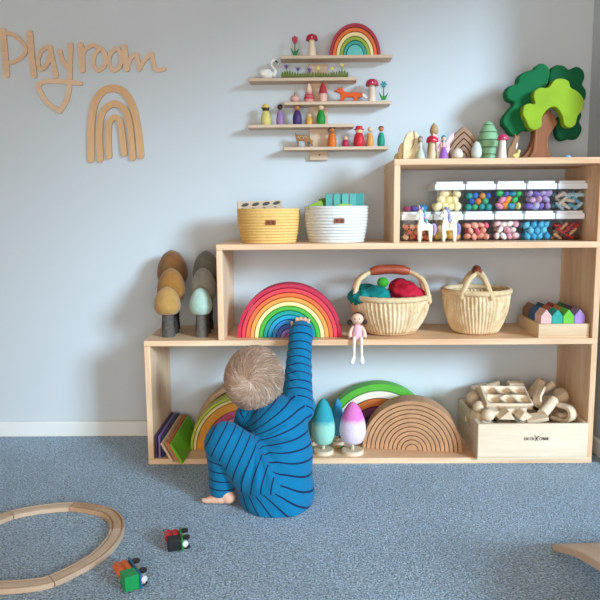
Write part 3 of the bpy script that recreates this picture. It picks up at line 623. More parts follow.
# ------------------------------------------------------------------ rope baskets
def rope_basket(pxc, y, dpx, hpx, c, label, coils=12, tx=.05):
    p, m = spot(pxc, y, S3); R = dpx/2*m; H = hpx*m; t = thing('rope_basket', p, label, 'basket', 'coiled rope baskets')
    prof = [(.001, .001), (R*.6, .001)]
    for i in range(coils):
        f = (i+.5)/coils; rr = R*(.86+.14*math.sin(min(f*1.9, PI/2))); hh = H/coils
        for k in range(5): a = -PI/2+PI*k/4; prof.append((rr-hh*.25+hh*.30*math.cos(a), H*f+hh*.5*math.sin(a)*.98))
    prof += [(R*.93, H*.99), (R*.9, H*.9), (R*.86, H*.4), (R*.8, .012), (.001, .010)]
    n = 120
    b = MB().lathe(prof, n, rfun=lambda r, a, z: r+(0.0010*math.sin(a*60+math.floor(z/H*coils)*1.6) if r > R*.5 else 0)).build('basket_wall', mat(c, .85, .06, 90, .25, .1, 300), t, ang=80)
    tg = MB().box((0, 0, 0), (.033, .003, .015)).build('leather_tag', mat('#8C4A30', .6, .1, 60), t, bev=.001)
    tg.location = (R*tx, -R*1.0, H*.60); tg.rotation_euler = (0, 0, .03)
    for k in range(2): MB().ball((-.007+.014*k, -.0016, 0), (.005, .0006, .004), 10, 6).build('embossed_mark', mat('#6A3222', .6), tg)
    return p, m, R, H
p, m, R, H = rope_basket(269.2, -.19, 62.5, 33.5, '#E8BE74', 'mustard yellow coiled rope basket holding a patterned box', tx=.12)
b = thing('patterned_box', p+Vector((-.028, .0, .0105)), 'kraft cardboard box with dark leaf prints leaning inside the yellow basket', 'box', rz=.12)
bb_ = MB().box((0, 0, .0955), (.148, .055, .067), Matrix.Rotation(-.03, 4, 'Y')).build('carton', mat('#C4AE94', .7), b, bev=.0015)
for k in range(4):
    MB().ball((-.052+.035*k, -.028, 0.116+.002*k), (.013, .0008, .0055), 12, 6, Matrix.Rotation(-.25, 4, 'Y')).build('printed_leaf', mat('#4A4A48', .7), b)
    MB().ball((-.06+.036*k, -.028, 0.103+.002*k), (.006, .0008, .002), 10, 6, Matrix.Rotation(.3, 4, 'Y')).build('printed_leaf', mat('#7C7468', .7), b)
p, m, R, H = rope_basket(336.5, -.19, 63.5, 35.5, '#DCD9D4', 'white coiled rope basket filled with green and teal blocks')
TEAL = ['#4E9C96', '#569F9C', '#5AA6A0', '#56A09E', '#3E8E8A']
for k in range(5):
    wd_ = .022 if k < 4 else .028
    x = xat((329, 337, 345, 352.5, 359.8)[k], -.22, .85)
    o = MB().box((0, 0, .102-.002), (wd_, .03, .097)).build('wooden_block', mat(TEAL[k], .55), loc=(x, -.225+.012*(k == 4), S3+.0125), rot=(0, 0, -.05), bev=.0015)
    tag(o, ['leftmost upright teal block in the white basket', 'second upright teal block in the white basket', 'third upright teal block in the white basket', 'fourth upright teal block in the white basket', 'wide teal block at the right of the white basket'][k], 'block', 'blocks in the white basket')
def blk(px, py, y, poly, th, c, label, rot=(0, 0, 0)):
    q = at_y(px, py, y); o = MB(mpp(q)).prism(poly, -th/2, th/2).build('wooden_block', mat(c, .55), loc=q, rot=rot, bev=.0012)
    return tag(o, label, 'block', 'blocks in the white basket')
blk(315, 210, -.225, [(-2, -22), (8, -22), (8, 6), (6, 9.5), (-7.5, 4.0), (-6.5, 0)], 12, '#7FA63A', 'lime green wedge block at the left rim of the white basket')
blk(322, 208, -.17, [(-3, -26), (4, -26), (4, 10), (-3, 9)], 9, '#6A8E34', 'olive green plank standing behind the lime wedge')
blk(344, 207, -.248, [(-9, -22), (8, -22), (8, 2.5), (-3, 3.5), (-9, 1)], 5, '#98BA48', 'lime green flat block in front of the teal blocks')
blk(342, 200, -.15, [(-4, -34), (5, -34), (5, 5.5), (-4, 5.5)], 8, '#2F7E78', 'dark teal block standing behind the others in the white basket')

# ------------------------------------------------------------------ felt toadstool trees on the lower step
def felt_tree(px, basepy, z, crown, trunk, c, tc, label, base=None, cat='felt tree', name='felt_tree_toy', tip=None, group=None, y=None):
    """crown = (width, bottom, top) px above the base; trunk width px"""
    y = at_z(px, basepy, z).y if y is None else y; p, m = spot(px, y, z); t = thing(name, p, label, cat, group)
    w, b, h = crown; hh = h-b; z0 = 0
    if base:
        MB(m).lathe([(base*.5, 0), (base*.5, 3.2), (base*.47, 3.8), (.1, 3.8)], 28).build('base_disc', PALE, t); z0 = 3.8
    MB(m).lathe([(trunk*.5, z0), (trunk*.46, z0+(b-z0)*.4), (trunk*.42, b+hh*.1), (trunk*.3, b+hh*.25)], 20, sub=4, rfun=lambda r, a, zz: r*(1+.09*math.sin(a*5+zz*.35))).build('trunk', mat(tc, .9, .3, 120, .5, .1, 260), t, ang=70)
    prof = [(trunk*.25, b+.02*hh), (w*.33, b), (w*.47, b+hh*.16), (w*.5, b+hh*.36), (w*.44, b+hh*.62), (w*.29, b+hh*.86), (w*.12, b+hh*.97), (.1, h)]
    if tip: prof = [(w*.1, b), (w*.34, b+hh*.03), (w*.47, b+hh*.18), (w*.5, b+hh*.34), (w*.45, b+hh*.56), (w*.31, b+hh*.8), (w*.14, b+hh*.95), (.1, h)]
    cm = mat(c, .95, .12, 60, .4, .05, 320, .3)
    if tip: cm = felt2(c, tip[0], (b+hh*tip[1])*m, hh*.06*m)
    MB(m).lathe(prof, 28, sub=4).build('crown', cm, t, ang=80)
    return t
def felt2(c1, c2, zc, soft):
    mm = bpy.data.materials.new('felt_two_tone'); mm.use_nodes = True; N = mm.node_tree.nodes; L = mm.node_tree.links; b = N['Principled BSDF']
    tc = N.new('ShaderNodeTexCoord'); sx = N.new('ShaderNodeSeparateXYZ'); L.new(tc.outputs['Object'], sx.inputs[0])
    no = N.new('ShaderNodeTexNoise'); no.inputs['Scale'].default_value = 90; L.new(tc.outputs['Object'], no.inputs[0])
    ma = N.new('ShaderNodeMath'); ma.operation = 'MULTIPLY_ADD'; L.new(no.outputs['Fac'], ma.inputs[0]); ma.inputs[1].default_value = .014; L.new(sx.outputs['Z'], ma.inputs[2])
    mr = N.new('ShaderNodeMapRange'); L.new(ma.outputs[0], mr.inputs[0]); mr.inputs[1].default_value = zc-soft+.007; mr.inputs[2].default_value = zc+soft+.007
    mx = N.new('ShaderNodeMix'); mx.data_type = 'RGBA'; L.new(mr.outputs[0], mx.inputs[0]); mx.inputs[6].default_value = lin(c1); mx.inputs[7].default_value = lin(c2)
    L.new(mx.outputs[2], b.inputs['Base Color']); b.inputs['Roughness'].default_value = .95; b.inputs['Specular IOR Level'].default_value = .05
    bp = N.new('ShaderNodeBump'); bp.inputs['Strength'].default_value = .5; bp.inputs['Distance'].default_value = .004
    n2 = N.new('ShaderNodeTexNoise'); n2.inputs['Scale'].default_value = 300; L.new(tc.outputs['Object'], n2.inputs[0]); L.new(n2.outputs['Fac'], bp.inputs['Height']); L.new(bp.outputs[0], b.inputs['Normal'])
    return mm
G1, G2 = 'brown felt trees', 'grey felt trees'
felt_tree(168.5, 336.5, S2, (26, 23, 50), 13, '#B58A4E', '#5C5650', 'short golden brown felt tree in front of two taller brown ones', group=G1)
felt_tree(173, 333, S2, (28, 33, 65), 12, '#9A6A34', '#3C3632', 'middle height brown felt tree between the tall and short ones', group=G1)
felt_tree(174.5, 329, S2, (30, 44, 79), 11, '#7E5630', '#3A322E', 'tallest dark brown felt tree at the back', group=G1)
felt_tree(201.8, 336.5, S2, (22.5, 23, 49), 12, '#A9C2B4', '#66605A', 'short mint green felt tree in front of two grey ones', group=G2)
felt_tree(205, 333, S2, (25, 34, 65.5), 11, '#8E8A80', '#4C4846', 'middle height light grey felt tree', group=G2)
felt_tree(208, 329, S2, (27, 45, 78.5), 11, '#6E6A60', '#3C3836', 'tallest dark grey felt tree behind the shelf side', group=G2)

# ------------------------------------------------------------------ big rainbow on the middle shelf
RC = ['#C22848', '#E0404C', '#E66A3C', '#EE9E48', '#F0E29A', '#4CB03C', '#189A8C', '#1F9EC4', '#2C84C8', '#3C5CA6', '#8A76C0', '#C25A88']
p, m = spot(289.8, -.222, S2); Rr = 51.6*m
n = len(RC)
rainbow('stacking_rainbow', p, m, Rr, [(1-i*.0835, (1-(i+1)*.0835+.011) if i < n-1 else 0, RC[i]) for i in range(n)], .07, 'large twelve-piece rainbow on the middle shelf touched by the child', kz=1.03)

# ------------------------------------------------------------------ woven baskets
def woven_basket(pxc, y, dpx, hpx, ang, label, hh_px, gripc, bw=.62):
    p, m = spot(pxc, y, S2); R = dpx/2*m; H = hpx*m; hh = hh_px*m; t = thing('woven_basket', p, label, 'basket', 'round woven baskets', rz=ang)
    nr = 56; straw = wood('#EBD3AC', '#C29A68', 2, 30, .8, (.3, .6), .5)
    prof = []
    for i in range(25):
        f = i/24; a = f*PI/2; rr = R*(bw+(1-bw)*math.sin(min(1, f*1.12)*PI/2)**.85); prof.append((rr if i else R*bw*.9, H*f))
    prof = [(.001, .001)]+prof+[(R*.95, H), (R*.93, H*.8), (R*.85, H*.4), (R*.7, .01), (.001, .008)]
    MB().lathe(prof, nr*6, rfun=lambda r, a, z: r*(1+.017*math.sin(a*nr+z*25)+.006*math.sin(z*900+2*math.floor(a*nr/2/PI+.5))) if r > R*.5 else r).build('basket_wall', straw, t, ang=80)
    rim = MB(); k = 90; rim.tube([((R*.985+.0006*math.sin(i*2.2))*math.cos(2*PI*i/k), (R*.985)*math.sin(2*PI*i/k), H+.0006*math.sin(i*1.9)) for i in range(k+1)], .010, 10)
    rim.build('rim', wood('#E2C79E', '#C4A070', 0, 60, .8, (.3, .6), 1), t)
    ga = .30                                              # grip spans this fraction of the arc
    arc = [(-R*.9*math.cos(PI*i/16), 0, H+hh*math.sin(PI*i/16)**.55) for i in range(17)]
    g = arc[5:12]
    MB().tube(g, [.012, .0165, .017, .0165, .017, .0165, .012], 12, 3).build('handle_grip', mat(gripc, .45, .2, 50, .3, .5, 160), t)
    for s in (-1, 1):
        for q in (-1, 1):
            e = arc[5] if s < 0 else arc[11]
            aa = (PI if s < 0 else 0)+q*.42*(-s)
            ro = (R*1.03*math.cos(aa), R*1.03*math.sin(aa), H-.006)
            MB().tube([Vector(e)+Vector((-s*.006, q*.005, .002)), Vector(e).lerp(Vector(ro), .5)+Vector((s*.012, 0, .018)), ro, Vector(ro)+Vector((0, 0, -.012))], [.0075, .0085, .0085, .006], 8, 5).build('handle_strap', wood('#E2C79E', '#C4A070', 2, 60, .8, (.3, .6), .6), t)
    return p, m, R, H
p, m, R, H = woven_basket(389.5, -.165, 77, 36.5, 0, 'round woven straw basket with red and teal cloths and a flat leather handle', 26.5, '#A0472C')
rr = random.Random(3)
def cloth(name, c, blobs, label, cc):
    mb = MB()
    for b in blobs: mb.ball(*b)
    o = remesh(name, mb, .004, 3, mat(cc, .7, .12, 25, .3, .2, 60), loc=c)
    for v in o.data.vertices:
        q = v.co*38; v.co += v.normal*(mnoise.noise(q)*.007+.004*math.sin(q.x*1.6+q.z*1.2+3*mnoise.noise(q*.5)))
    return tag(o, label, 'cloth')
cloth('play_silk', p+Vector((-.055, -.02, H)), [((-.045, .0, .0), (.045, .07, .03)), ((.005, -.01, .006), (.05, .06, .03)), ((-.02, .03, .01), (.055, .05, .028)), ((0, 0, -.035), (.06, .065, .035))], 'teal silk cloth bundled in the left of the woven basket', '#127E7C')
cloth('play_silk', p+Vector((.05, -.0, H)), [((.0, .0, .01), (.062, .075, .035)), ((.03, -.01, .0), (.045, .065, .03)), ((-.01, .02, .025), (.045, .05, .03)), ((0, 0, -.035), (.055, .065, .035))], 'crimson cloth bundled in the right of the woven basket', '#C02038')
tag(MB().ball((0, 0, 0), (.020, .019, .018), 18, 12).build('felt_ball', mat('#3E9A2E', .9, .1, 60, .3), loc=p+Vector((-.028, -.03, H+.05))), 'green felt ball on top of the teal cloth', 'felt ball')
woven_basket(475, -.165, 65, 41.5, PI/2-.22, 'empty round woven straw basket with its dark leather handle seen end on', 20, '#7C3A26', .66)

# ------------------------------------------------------------------ rag doll sitting on the shelf edge
p, m = spot(357.3, -.288, S2); doll = thing('rag_doll', p, 'small doll in a pink dress sitting on the shelf edge with dangling legs', 'doll')
MB(m).lathe([(5.6, 0), (5.6, 2), (4.8, 8), (3.9, 13), (3, 14.6), (1.6, 15)], 18, sub=3).build('dress', mat('#E3AFBA', .8, .05, 60, .2), doll)
MB(m).ball((0, -.3, 20.4), (6.2, 5.8, 5.7), 20, 14).build('head', mat('#E0BDA2', .6), doll)
hr = MB(m); hr.ball((.6, 1.6, 21.4), (6.3, 5.4, 5.6), 18, 12); hr.build('hair', mat('#43302A', .8), doll)
for s in (-1, 1):
    MB(m).ball((s*7.6, .8, 16.8), (2.5, 2.2, 2.6), 12, 10).build('pigtail', mat('#3A2A26', .8), doll)
    MB(m).tube([(s*3.4, 0, 12.6), (s*6, -.4, 9.5), (s*7.4, -1.6, 4.6), (s*6.8, -3, 1.8)], [1.7, 1.7, 1.9, 2.3], 10, 4).build('arm', mat('#E4C2A8', .6), doll)
    l = MB(m).tube([(s*3.2, -1.5, 1.7), (s*3.4, -6.2, 1.6), (s*3.6, -7.4, -.5), (s*3.7, -7.2, -9), (s*3.8, -7.2, -17)], [1.7, 1.7, 1.7, 1.5, 1.4], 10, 3).build('leg', mat('#E9D9CC', .6), doll)
    MB(m).capsule((s*4, -7.2, -17.5), (s*4.9-1.0, -9.6, -21.5), 1.9, 2.5, 12).build('shoe', mat('#E3E7EA', .6), l)
ey = MB(m)
for s in (-1, 1): ey.ball((s*2.3-.4, -5.6, 21), (.7, .4, .7), 8, 6)
ey.build('eyes', mat('#2E2420', .5), doll)
MB(m).tube([(-1.4, -5.9, 18), (-.2, -6.05, 17.6), (1, -5.9, 18)], .25, 6, 2).build('mouth', mat('#B0605A', .6), doll)

# ------------------------------------------------------------------ tray of house blocks
a = at_z(538.7, 338, S2); b = at_z(594, 337.5, S2); x0, x1, y0, y1 = a.x, min(b.x, W-T-.004), -.287, -.068
tray = thing('block_tray', ((x0+x1)/2, (y0+y1)/2, S2), 'shallow wooden tray of coloured house blocks at the right of the shelf', 'tray')
tw, td, thh, tt = x1-x0, y1-y0, .046, .008
MB().box((0, 0, .003), (tw, td, .006)).build('tray_base', BEECH, tray)
for s in (-1, 1):
    MB().box((0, s*(td/2-tt/2), thh/2+.003), (tw, tt, thh-.006)).build('tray_side', BEECH, tray, bev=.001, seg=1)
    MB().box((s*(tw/2-tt/2), 0, thh/2+.003), (tt, td-2*tt, thh-.006)).build('tray_side', wood('#E6C9A6', '#D2AE86', 1, 14, .5), tray, bev=.001, seg=1)
HC = [['#DDB0AA', '#2FA090', '#6FBE3E', '#A883C4'], ['#34587E', '#C96A3A', '#CF8E3C', '#5E3E6E'], ['#8A6248', '#22525E', '#A8302E', '#2E7A3A']]
HN = [['pale pink', 'mint green', 'lime green', 'lilac'], ['navy blue', 'orange', 'amber', 'plum'], ['brown', 'dark teal', 'red', 'green']]
hw = (tw-2*tt-.004)/4; hd = (td-2*tt-.004)/3
for j in range(3):
    for i in range(4):
        o = MB().prism([(-hw*.48, 0), (hw*.48, 0), (hw*.48, .064), (0, .086), (-hw*.48, .064)], -hd*.47, hd*.47).build('house_block', mat(HC[j][i], .55), bev=.0012, loc=((x0+x1)/2-tw/2+tt+.002+hw*(i+.5), y0+tt+.002+hd*(j+.5), S2+.0065))
        tag(o, HN[j][i]+' house shaped block in the '+['front', 'middle', 'back'][j]+' row of the tray', 'block', 'house blocks in the tray')

# ------------------------------------------------------------------ bottom shelf: coloured building boards against the left side
BO = .0075
def slat(x, z0, lean, y0, L, h, c, label, th=.0075):
    o = MB().box((0, L/2, h/2), (th, L, h)).build('building_board', mat(c, .55), bev=.001, loc=(x, y0, z0), rot=(0, -lean, 0))
    return tag(o, label, 'board', 'building boards in the bottom left corner')
slat(T+.006, S1+.0005, 0, -.292, .27, .078, '#4A3A5E', 'dark purple wooden board upright against the left side panel')
slat(T+.017, S1+.0005, 0, -.290, .27, .076, '#8A72AC', 'lilac wooden board second from the left side panel')
slat(T+.0275, S1+.0005, 0, -.286, .27, .074, '#3C3C62', 'navy wooden board third from the left side panel')
ln = .50
for k, (c, lb, dy) in enumerate((('#DDBE9A', 'cream wooden board leaning beside the navy one', .0), ('#B98E6E', 'tan wooden board leaning between cream and orange boards', .012), ('#CF6A3A', 'orange wooden board leaning just behind the green one', .004), ('#6CBE28', 'bright green wooden board leaning at the front of the stack', -.006))):
    slat(T+.075+k*.0105, S1+.004, ln, -.350+dy, .31, .078, c, lb, .008)

# ------------------------------------------------------------------ bottom shelf: rainbows
y_ = at_z(248, 449.5, S1).y
p, m = spot(247, y_+.035, S1)
PC = [(1, .955, '#B9C24A'), (.945, .895, '#E9DB9A'), (.885, .745, '#E39A3C'), (.735, .625, '#C9587A'), (.615, .46, '#DB9CB8'), (.45, .28, '#AE92CE'), (.27, 0, '#9AB4D8')]
rainbow('stacking_rainbow', p, m, 55*m, PC, .07, 'pastel sunset coloured rainbow on the bottom shelf behind the child')
p, m = spot(254, -.085, S1)
rainbow('stacking_rainbow', p, m, 60*m, [(1, .92, '#CDA880'), (.905, .82, '#B08A66'), (.8, .7, '#CDA880')], .06, 'plain wooden arches behind the pastel rainbow', grain=True)
felt_tree(243, 455, S1, (22, 8, 43), 7, '#8CC4C0', '#C9AE8C', 'mint felt tree half hidden behind the child', base=17, name='felt_tree_toy')
p, m = spot(378, -.062, S1)
rainbow('stacking_rainbow', p, m, 54*m, [(1, .88, '#58B038'), (.865, .74, '#E9DFC8'), (.725, .59, '#CF7434'), (.575, .44, '#7A3E66'), (.425, .29, '#4A3A62'), (.275, 0, '#8E3450')], .06, 'rainbow with a thick green outer arch behind the natural wooden one')
y_ = at_z(410, 450.5, S1).y
p, m = spot(411.5, y_+.042, S1); n = 11
rainbow('stacking_rainbow', p, m, 48.5*m, [(1-i*.088, (1-(i+1)*.088+.014) if i < n-1 else 0, '#D09C72') for i in range(n)], .085, 'natural wooden rainbow of many thin arches on the bottom shelf', kz=1.03, rz=-.13, grain=True)

# felt trees on discs
felt_tree(323.3, 452.5, S1, (23.5, 9, 56), 3, '#9ACDBA', '#D9C2A2', 'teal tipped mint felt tree on a wooden disc', base=20.5, tip=('#3A9AA4', .5), group='felt trees on discs')
felt_tree(352.6, 452.5, S1, (26.5, 10, 52.5), 3, '#DFCBDD', '#D9C2A2', 'pink tipped pale lilac felt tree on a wooden disc', base=22, tip=('#DC78B8', .58), group='felt trees on discs')
felt_tree(311.5, 444, S1, (13, 9, 50), 3, '#5AA6C0', '#D9C2A2', 'slim blue felt tree behind the teal one, beside the child', base=12, tip=('#2E86A8', .5), group='felt trees on discs')
t = felt_tree(337.5, 444, S1, (13, 9, 47), 3, '#58A0C4', '#D9C2A2', 'slim blue felt tree between the teal and pink ones', base=13, tip=('#3A8AB4', .5), group='felt trees on discs')
for px, c, lb in ((337.5, '#C8703A', 'orange bead on the bottom shelf between the felt trees'), (340.3, '#5CA83C', 'green bead on the bottom shelf between the felt trees'), (343.3, '#3A78B4', 'blue bead on the bottom shelf between the felt trees')):
    q = at_z(px, 448.5, S1); m = mpp(q); tag(MB(m).ball((0, 0, 1.6), (1.5, 1.5, 1.6), 12, 8).build('wooden_bead', mat(c, .4), loc=q), lb, 'bead')

# ------------------------------------------------------------------ crate of natural blocks
cy0, cy1 = -.318, -.022
q = at_y(477.3, 458, cy0); cx0, cx1 = q.x, W-T-.004
cw, cdp, ch = cx1-cx0, cy1-cy0, .124; CM = wood('#EEDCC4', '#DCC2A0', 0, 9, .55, (.3, .7)); CMY = wood('#EEDCC4', '#DCC2A0', 1, 9, .55, (.3, .7))
crate = thing('wooden_crate', ((cx0+cx1)/2, (cy0+cy1)/2, S1), 'pale wooden crate with a slot handle and dark printed logo full of natural blocks', 'crate')
ct = .011
MB().box((0, 0, .004), (cw, cdp, .008)).build('crate_base', CM, crate)
for s in (-1, 1):
    fr_ = MB().box((0, s*(cdp/2-ct/2), ch/2+.004), (cw, ct, ch-.008)).build('crate_side', CM, crate, bev=.0015, seg=1)
    e = MB(); x = s*(cw/2-ct/2); L = cdp-2*ct; sl, s0, s1_ = .075, .075, .098
    e.box((x, 0, (.008+s0)/2), (ct, L, s0-.008)); e.box((x, 0, (s1_+ch)/2), (ct, L, ch-s1_))
    for k in (-1, 1): e.box((x, k*(sl/2+L/2)/2, (s0+s1_)/2), (ct, L/2-sl/2, s1_-s0))
    e.build('crate_end', CMY, crate)
    if s < 0:
        INK = mat('#4A4440', .7)
        LK = .0028
        lg = MB(LK)                                   # dark printed mark: two short words with an emblem between
        fy = (-cdp/2-.0004)/LK; ox = 4.0; oz = .068/LK
        def bar(x0, z0, x1, z1, w=.55): 
            lg.ribbon([(ox+x0, oz+z0), (ox+x1, oz+z1)], w, fy-.15, fy+.1, 1)
        glyphs = {'a': [(0, 0, 0, 3), (0, 3, 1.5, 3), (1.5, 3, 1.5, 0), (0, 1.5, 1.5, 1.5)], 'b': [(0, 0, 0, 3), (0, 1.5, 1.5, 3), (0, 1.5, 1.5, 0)], 'c': [(0, 0, 0, 3), (0, 0, 1.5, 0), (0, 3, 1.5, 3)], 'd': [(0, 0, 0, 3), (1.5, 0, 1.5, 3), (0, 3, 1.5, 0)], 'i': [(.7, 0, .7, 3)]}
        for wi, (word, xs) in enumerate((('bdicd', -14), ('caddb', 4))):
            for k, gch in enumerate(word):
                for l_ in glyphs[gch]: bar(xs+k*2.35+l_[0], l_[1], xs+k*2.35+l_[2], l_[3])
        for l_ in ((-1.8, -1, 1.2, 4), (1.8, -1, -1, 3.6), (-1.4, 1.6, 2, 2.6), (-1, 4, -2, 5.6), (1, 4, 3, 4.6), (-.4, 2, .8, .2)): bar(l_[0]+.4, l_[1], l_[2]+.4, l_[3], .8)
        lg.build('printed_logo', INK, fr_)
NB = 'natural wooden blocks in the crate'
NAT = [wood('#EBD8BE', '#D9BF9E', a, 20, .55) for a in (0, 1, 2)]
def nat(mb, px, py, y, label, rot=(0, 0, 0), bev=.0015, mi=0, name='wooden_block'):
    q = at_y(px, py, y); o = mb.build(name, NAT[mi], loc=q, rot=rot, bev=bev); return tag(o, label, 'block', NB)
zt = S1+ch
# six-hole tray
def holed():
    b = MB().box((0, 0, 0), (.165, .10, .026)).build('tmp', NAT[0], bev=.002); c = MB()
    for i in range(3):
        for j in range(2): c.lathe([(.021, -.006), (.021, .03)], 24, Matrix.Translation((-.052+.052*i, -.024+.048*j, 0)))
    cu = c.build('tmp2', NAT[0]); md = b.modifiers.new('b', 'BOOLEAN'); md.operation = 'DIFFERENCE'; md.object = cu; md.solver = 'EXACT'
    me = bpy.data.meshes.new_from_object(b.evaluated_get(bpy.context.evaluated_depsgraph_get())); me.name = 'holed_tray'
    bpy.data.objects.remove(b); bpy.data.objects.remove(cu)
    o = bpy.data.objects.new('holed_block', me); COL.objects.link(o); return o
o = holed(); o.location = at_y(505.5, 397.5, -.18); o.rotation_euler = (.42, .03, .06); tag(o, 'natural wooden tray with six round holes on top of the crate blocks', 'block', NB)
B = lambda *d: MB().box((0, 0, 0), d)
Cy = lambda r, l: MB().lathe([(r, -l/2), (r, l/2)], 24)
def U(r, t_, l, leg): return MB().prism([(r*math.cos(PI*i/14), r*math.sin(PI*i/14)) for i in range(15)]+[(-r, -leg), (-r+t_, -leg)]+[((r-t_)*math.cos(PI-PI*i/14), (r-t_)*math.sin(PI-PI*i/14)) for i in range(15)]+[(r-t_, -leg), (r, -leg)], -l/2, l/2)
nat(MB().ball((0, 0, 0), .0225, 20, 14), 488, 415, -.27, 'small natural wooden ball at the crate front left corner', bev=0, name='wooden_ball')
nat(MB().ball((0, 0, 0), .0285, 20, 14), 560.5, 396, -.15, 'larger tan wooden ball at the crate right rear', bev=0, name='wooden_ball')
nat(MB().ball((0, 0, 0), .024, 20, 14), 473, 398, -.12, 'natural wooden ball at the crate left rear', bev=0, name='wooden_ball')
nat(MB().ball((0, 0, 0), .022, 20, 14), 479, 407, -.205, 'natural wooden ball beside the crate slot handle', bev=0, name='wooden_ball')
nat(U(.030, .012, .035, .045), 566, 413.5, -.255, 'horseshoe shaped wooden block at the crate front right', (1.1, PI/2*1.05, .15), .0012)
nat(Cy(.018, .085), 548, 407, -.245, 'short white wooden cylinder beside the horseshoe block', (0, 1.15, .75), .001)
nat(Cy(.0155, .07), 567, 417, -.22, 'tan cylinder inside the horseshoe block', (0, PI/2, .1), .001)
nat(U(.028, .011, .03, .04), 541, 400, -.20, 'arched wooden block leaning behind the white cylinder', (.5, -2.2, .3), .0012)
nat(B(.055, .03, .030), 515, 386, -.10, 'upright ribbed wooden block at the back of the crate', (.1, .05, .06))
nat(B(.024, .024, .075), 536, 388, -.11, 'square wooden peg leaning at the crate back', (.2, .55, .2), mi=2)
nat(Cy(.013, .07), 546, 389, -.11, 'thin wooden cylinder leaning at the crate back', (.2, .85, .2), .001, 2)
nat(B(.085, .022, .022), 556, 400, -.19, 'long square wooden bar right of the holed tray', (0, -.5, .4))
nat(B(.09, .035, .02), 512, 409.5, -.235, 'flat wooden bar below the six-hole tray', (.1, .02, .12))
nat(MB().prism([(-.03, 0), (.03, 0), (0, .032)], -.018, .018), 505, 417, -.272, 'triangular wooden block at the crate front', (.25, .1, .2))
nat(B(.05, .03, .03), 524, 416, -.265, 'dark tan cube block at the crate front', (.3, .5, .5))
nat(B(.07, .04, .014), 537, 417.5, -.275, 'white flat wooden slab at the crate front', (.35, -.25, -.2))
nat(B(.05, .035, .02), 496, 412, -.25, 'small flat wooden block behind the front ball', (.2, .1, .4))
nat(B(.05, .035, .035), 485, 393, -.09, 'square wooden block at the left rear of the crate', (0, .1, .3))
nat(B(.06, .03, .03), 480, 389, -.06, 'wooden block heaped in the crate rear left corner', (0, -.2, .1))
nat(Cy(.016, .05), 493, 386.5, -.07, 'upright wooden cylinder at the crate rear', (.1, 1.3, .1), .001)
nat(B(.07, .03, .02), 583, 419, -.2, 'slim wooden bar along the crate right end', (0, .1, 1.4))
nat(B(.06, .04, .03), 481, 417, -.23, 'half buried wooden block near the crate slot', (0, .2, .3))
lay = random.Random(5)
for i in range(5):
    for j in range(3):
        o = MB().box((0, 0, .044), (.085, .083, .088)).build('wooden_block', NAT[(i+j) % 3], bev=.002, loc=(cx0+.055+i*(cw-.11)/4, cy0+.06+j*.089, S1+.0085)); tag(o, 'large wooden block buried at the bottom of the crate', 'block', NB)

# ------------------------------------------------------------------ wooden train track on the carpet
TZ = .012
cl = [(-22, 584), (0, 585.2), (22, 584), (48, 580), (75, 568), (97, 555), (111, 541), (116.8, 530), (116, 519.5), (108, 511.5), (93, 507.5), (71.5, 505), (41, 507.5), (14, 512.6), (0, 517.5), (-20, 526), (-45, 541), (-60, 556), (-62, 570), (-46, 580)]
path = catmull([at_z(x, y, TZ) for x, y in cl], 8, True); NPT = len(path)
cen = sum(path, Vector())/NPT
tk = thing('train_track', (cen.x, cen.y, 0), 'oval of wooden toy train track lying on the carpet', 'train track')
prof = [(-.020, 0), (-.020, .010), (-.0185, .012), (-.0145, .012), (-.0145, .0085), (-.0095, .0085), (-.0095, .012), (.0095, .012), (.0095, .0085), (.0145, .0085), (.0145, .012), (.0185, .012), (.020, .010), (.020, 0)]
TW = [wood('#DCC3AA', '#CDB096', 0, 14, .6), wood('#D0AE8E', '#B8906E', 1, 14, .6), wood('#DFC8B0', '#D0B498', 0, 12, .6)]
cuts = [25, 57, 88, 105, 128, 152]
for s in range(6):
    a, b = cuts[s], cuts[(s+1) % 6]
    if b <= a: b += NPT
    mb = MB(); vs = []; fs = []; k = len(prof); idx = list(range(a, b+1))
    for ii, i in enumerate(idx):
        P0 = path[i % NPT]; tn = (path[(i+1) % NPT]-path[(i-1) % NPT]).normalized()
        if ii == 0: P0 = P0+tn*.0012
        if ii == len(idx)-1: P0 = P0-tn*.0012
        nn = Vector((tn.y, -tn.x, 0))
        for u, z in prof: vs.append(Vector((P0.x-cen.x, P0.y-cen.y, z+.001))+nn*u)
    for i in range(len(idx)-1):
        for j in range(k): fs.append((i*k+j, i*k+(j+1) % k, (i+1)*k+(j+1) % k, (i+1)*k+j))
    fs += [tuple(range(k)), tuple((len(idx)-1)*k+j for j in range(k))]
    mb.add(vs, fs).build('track_piece', TW[s % 3], tk, ang=30)

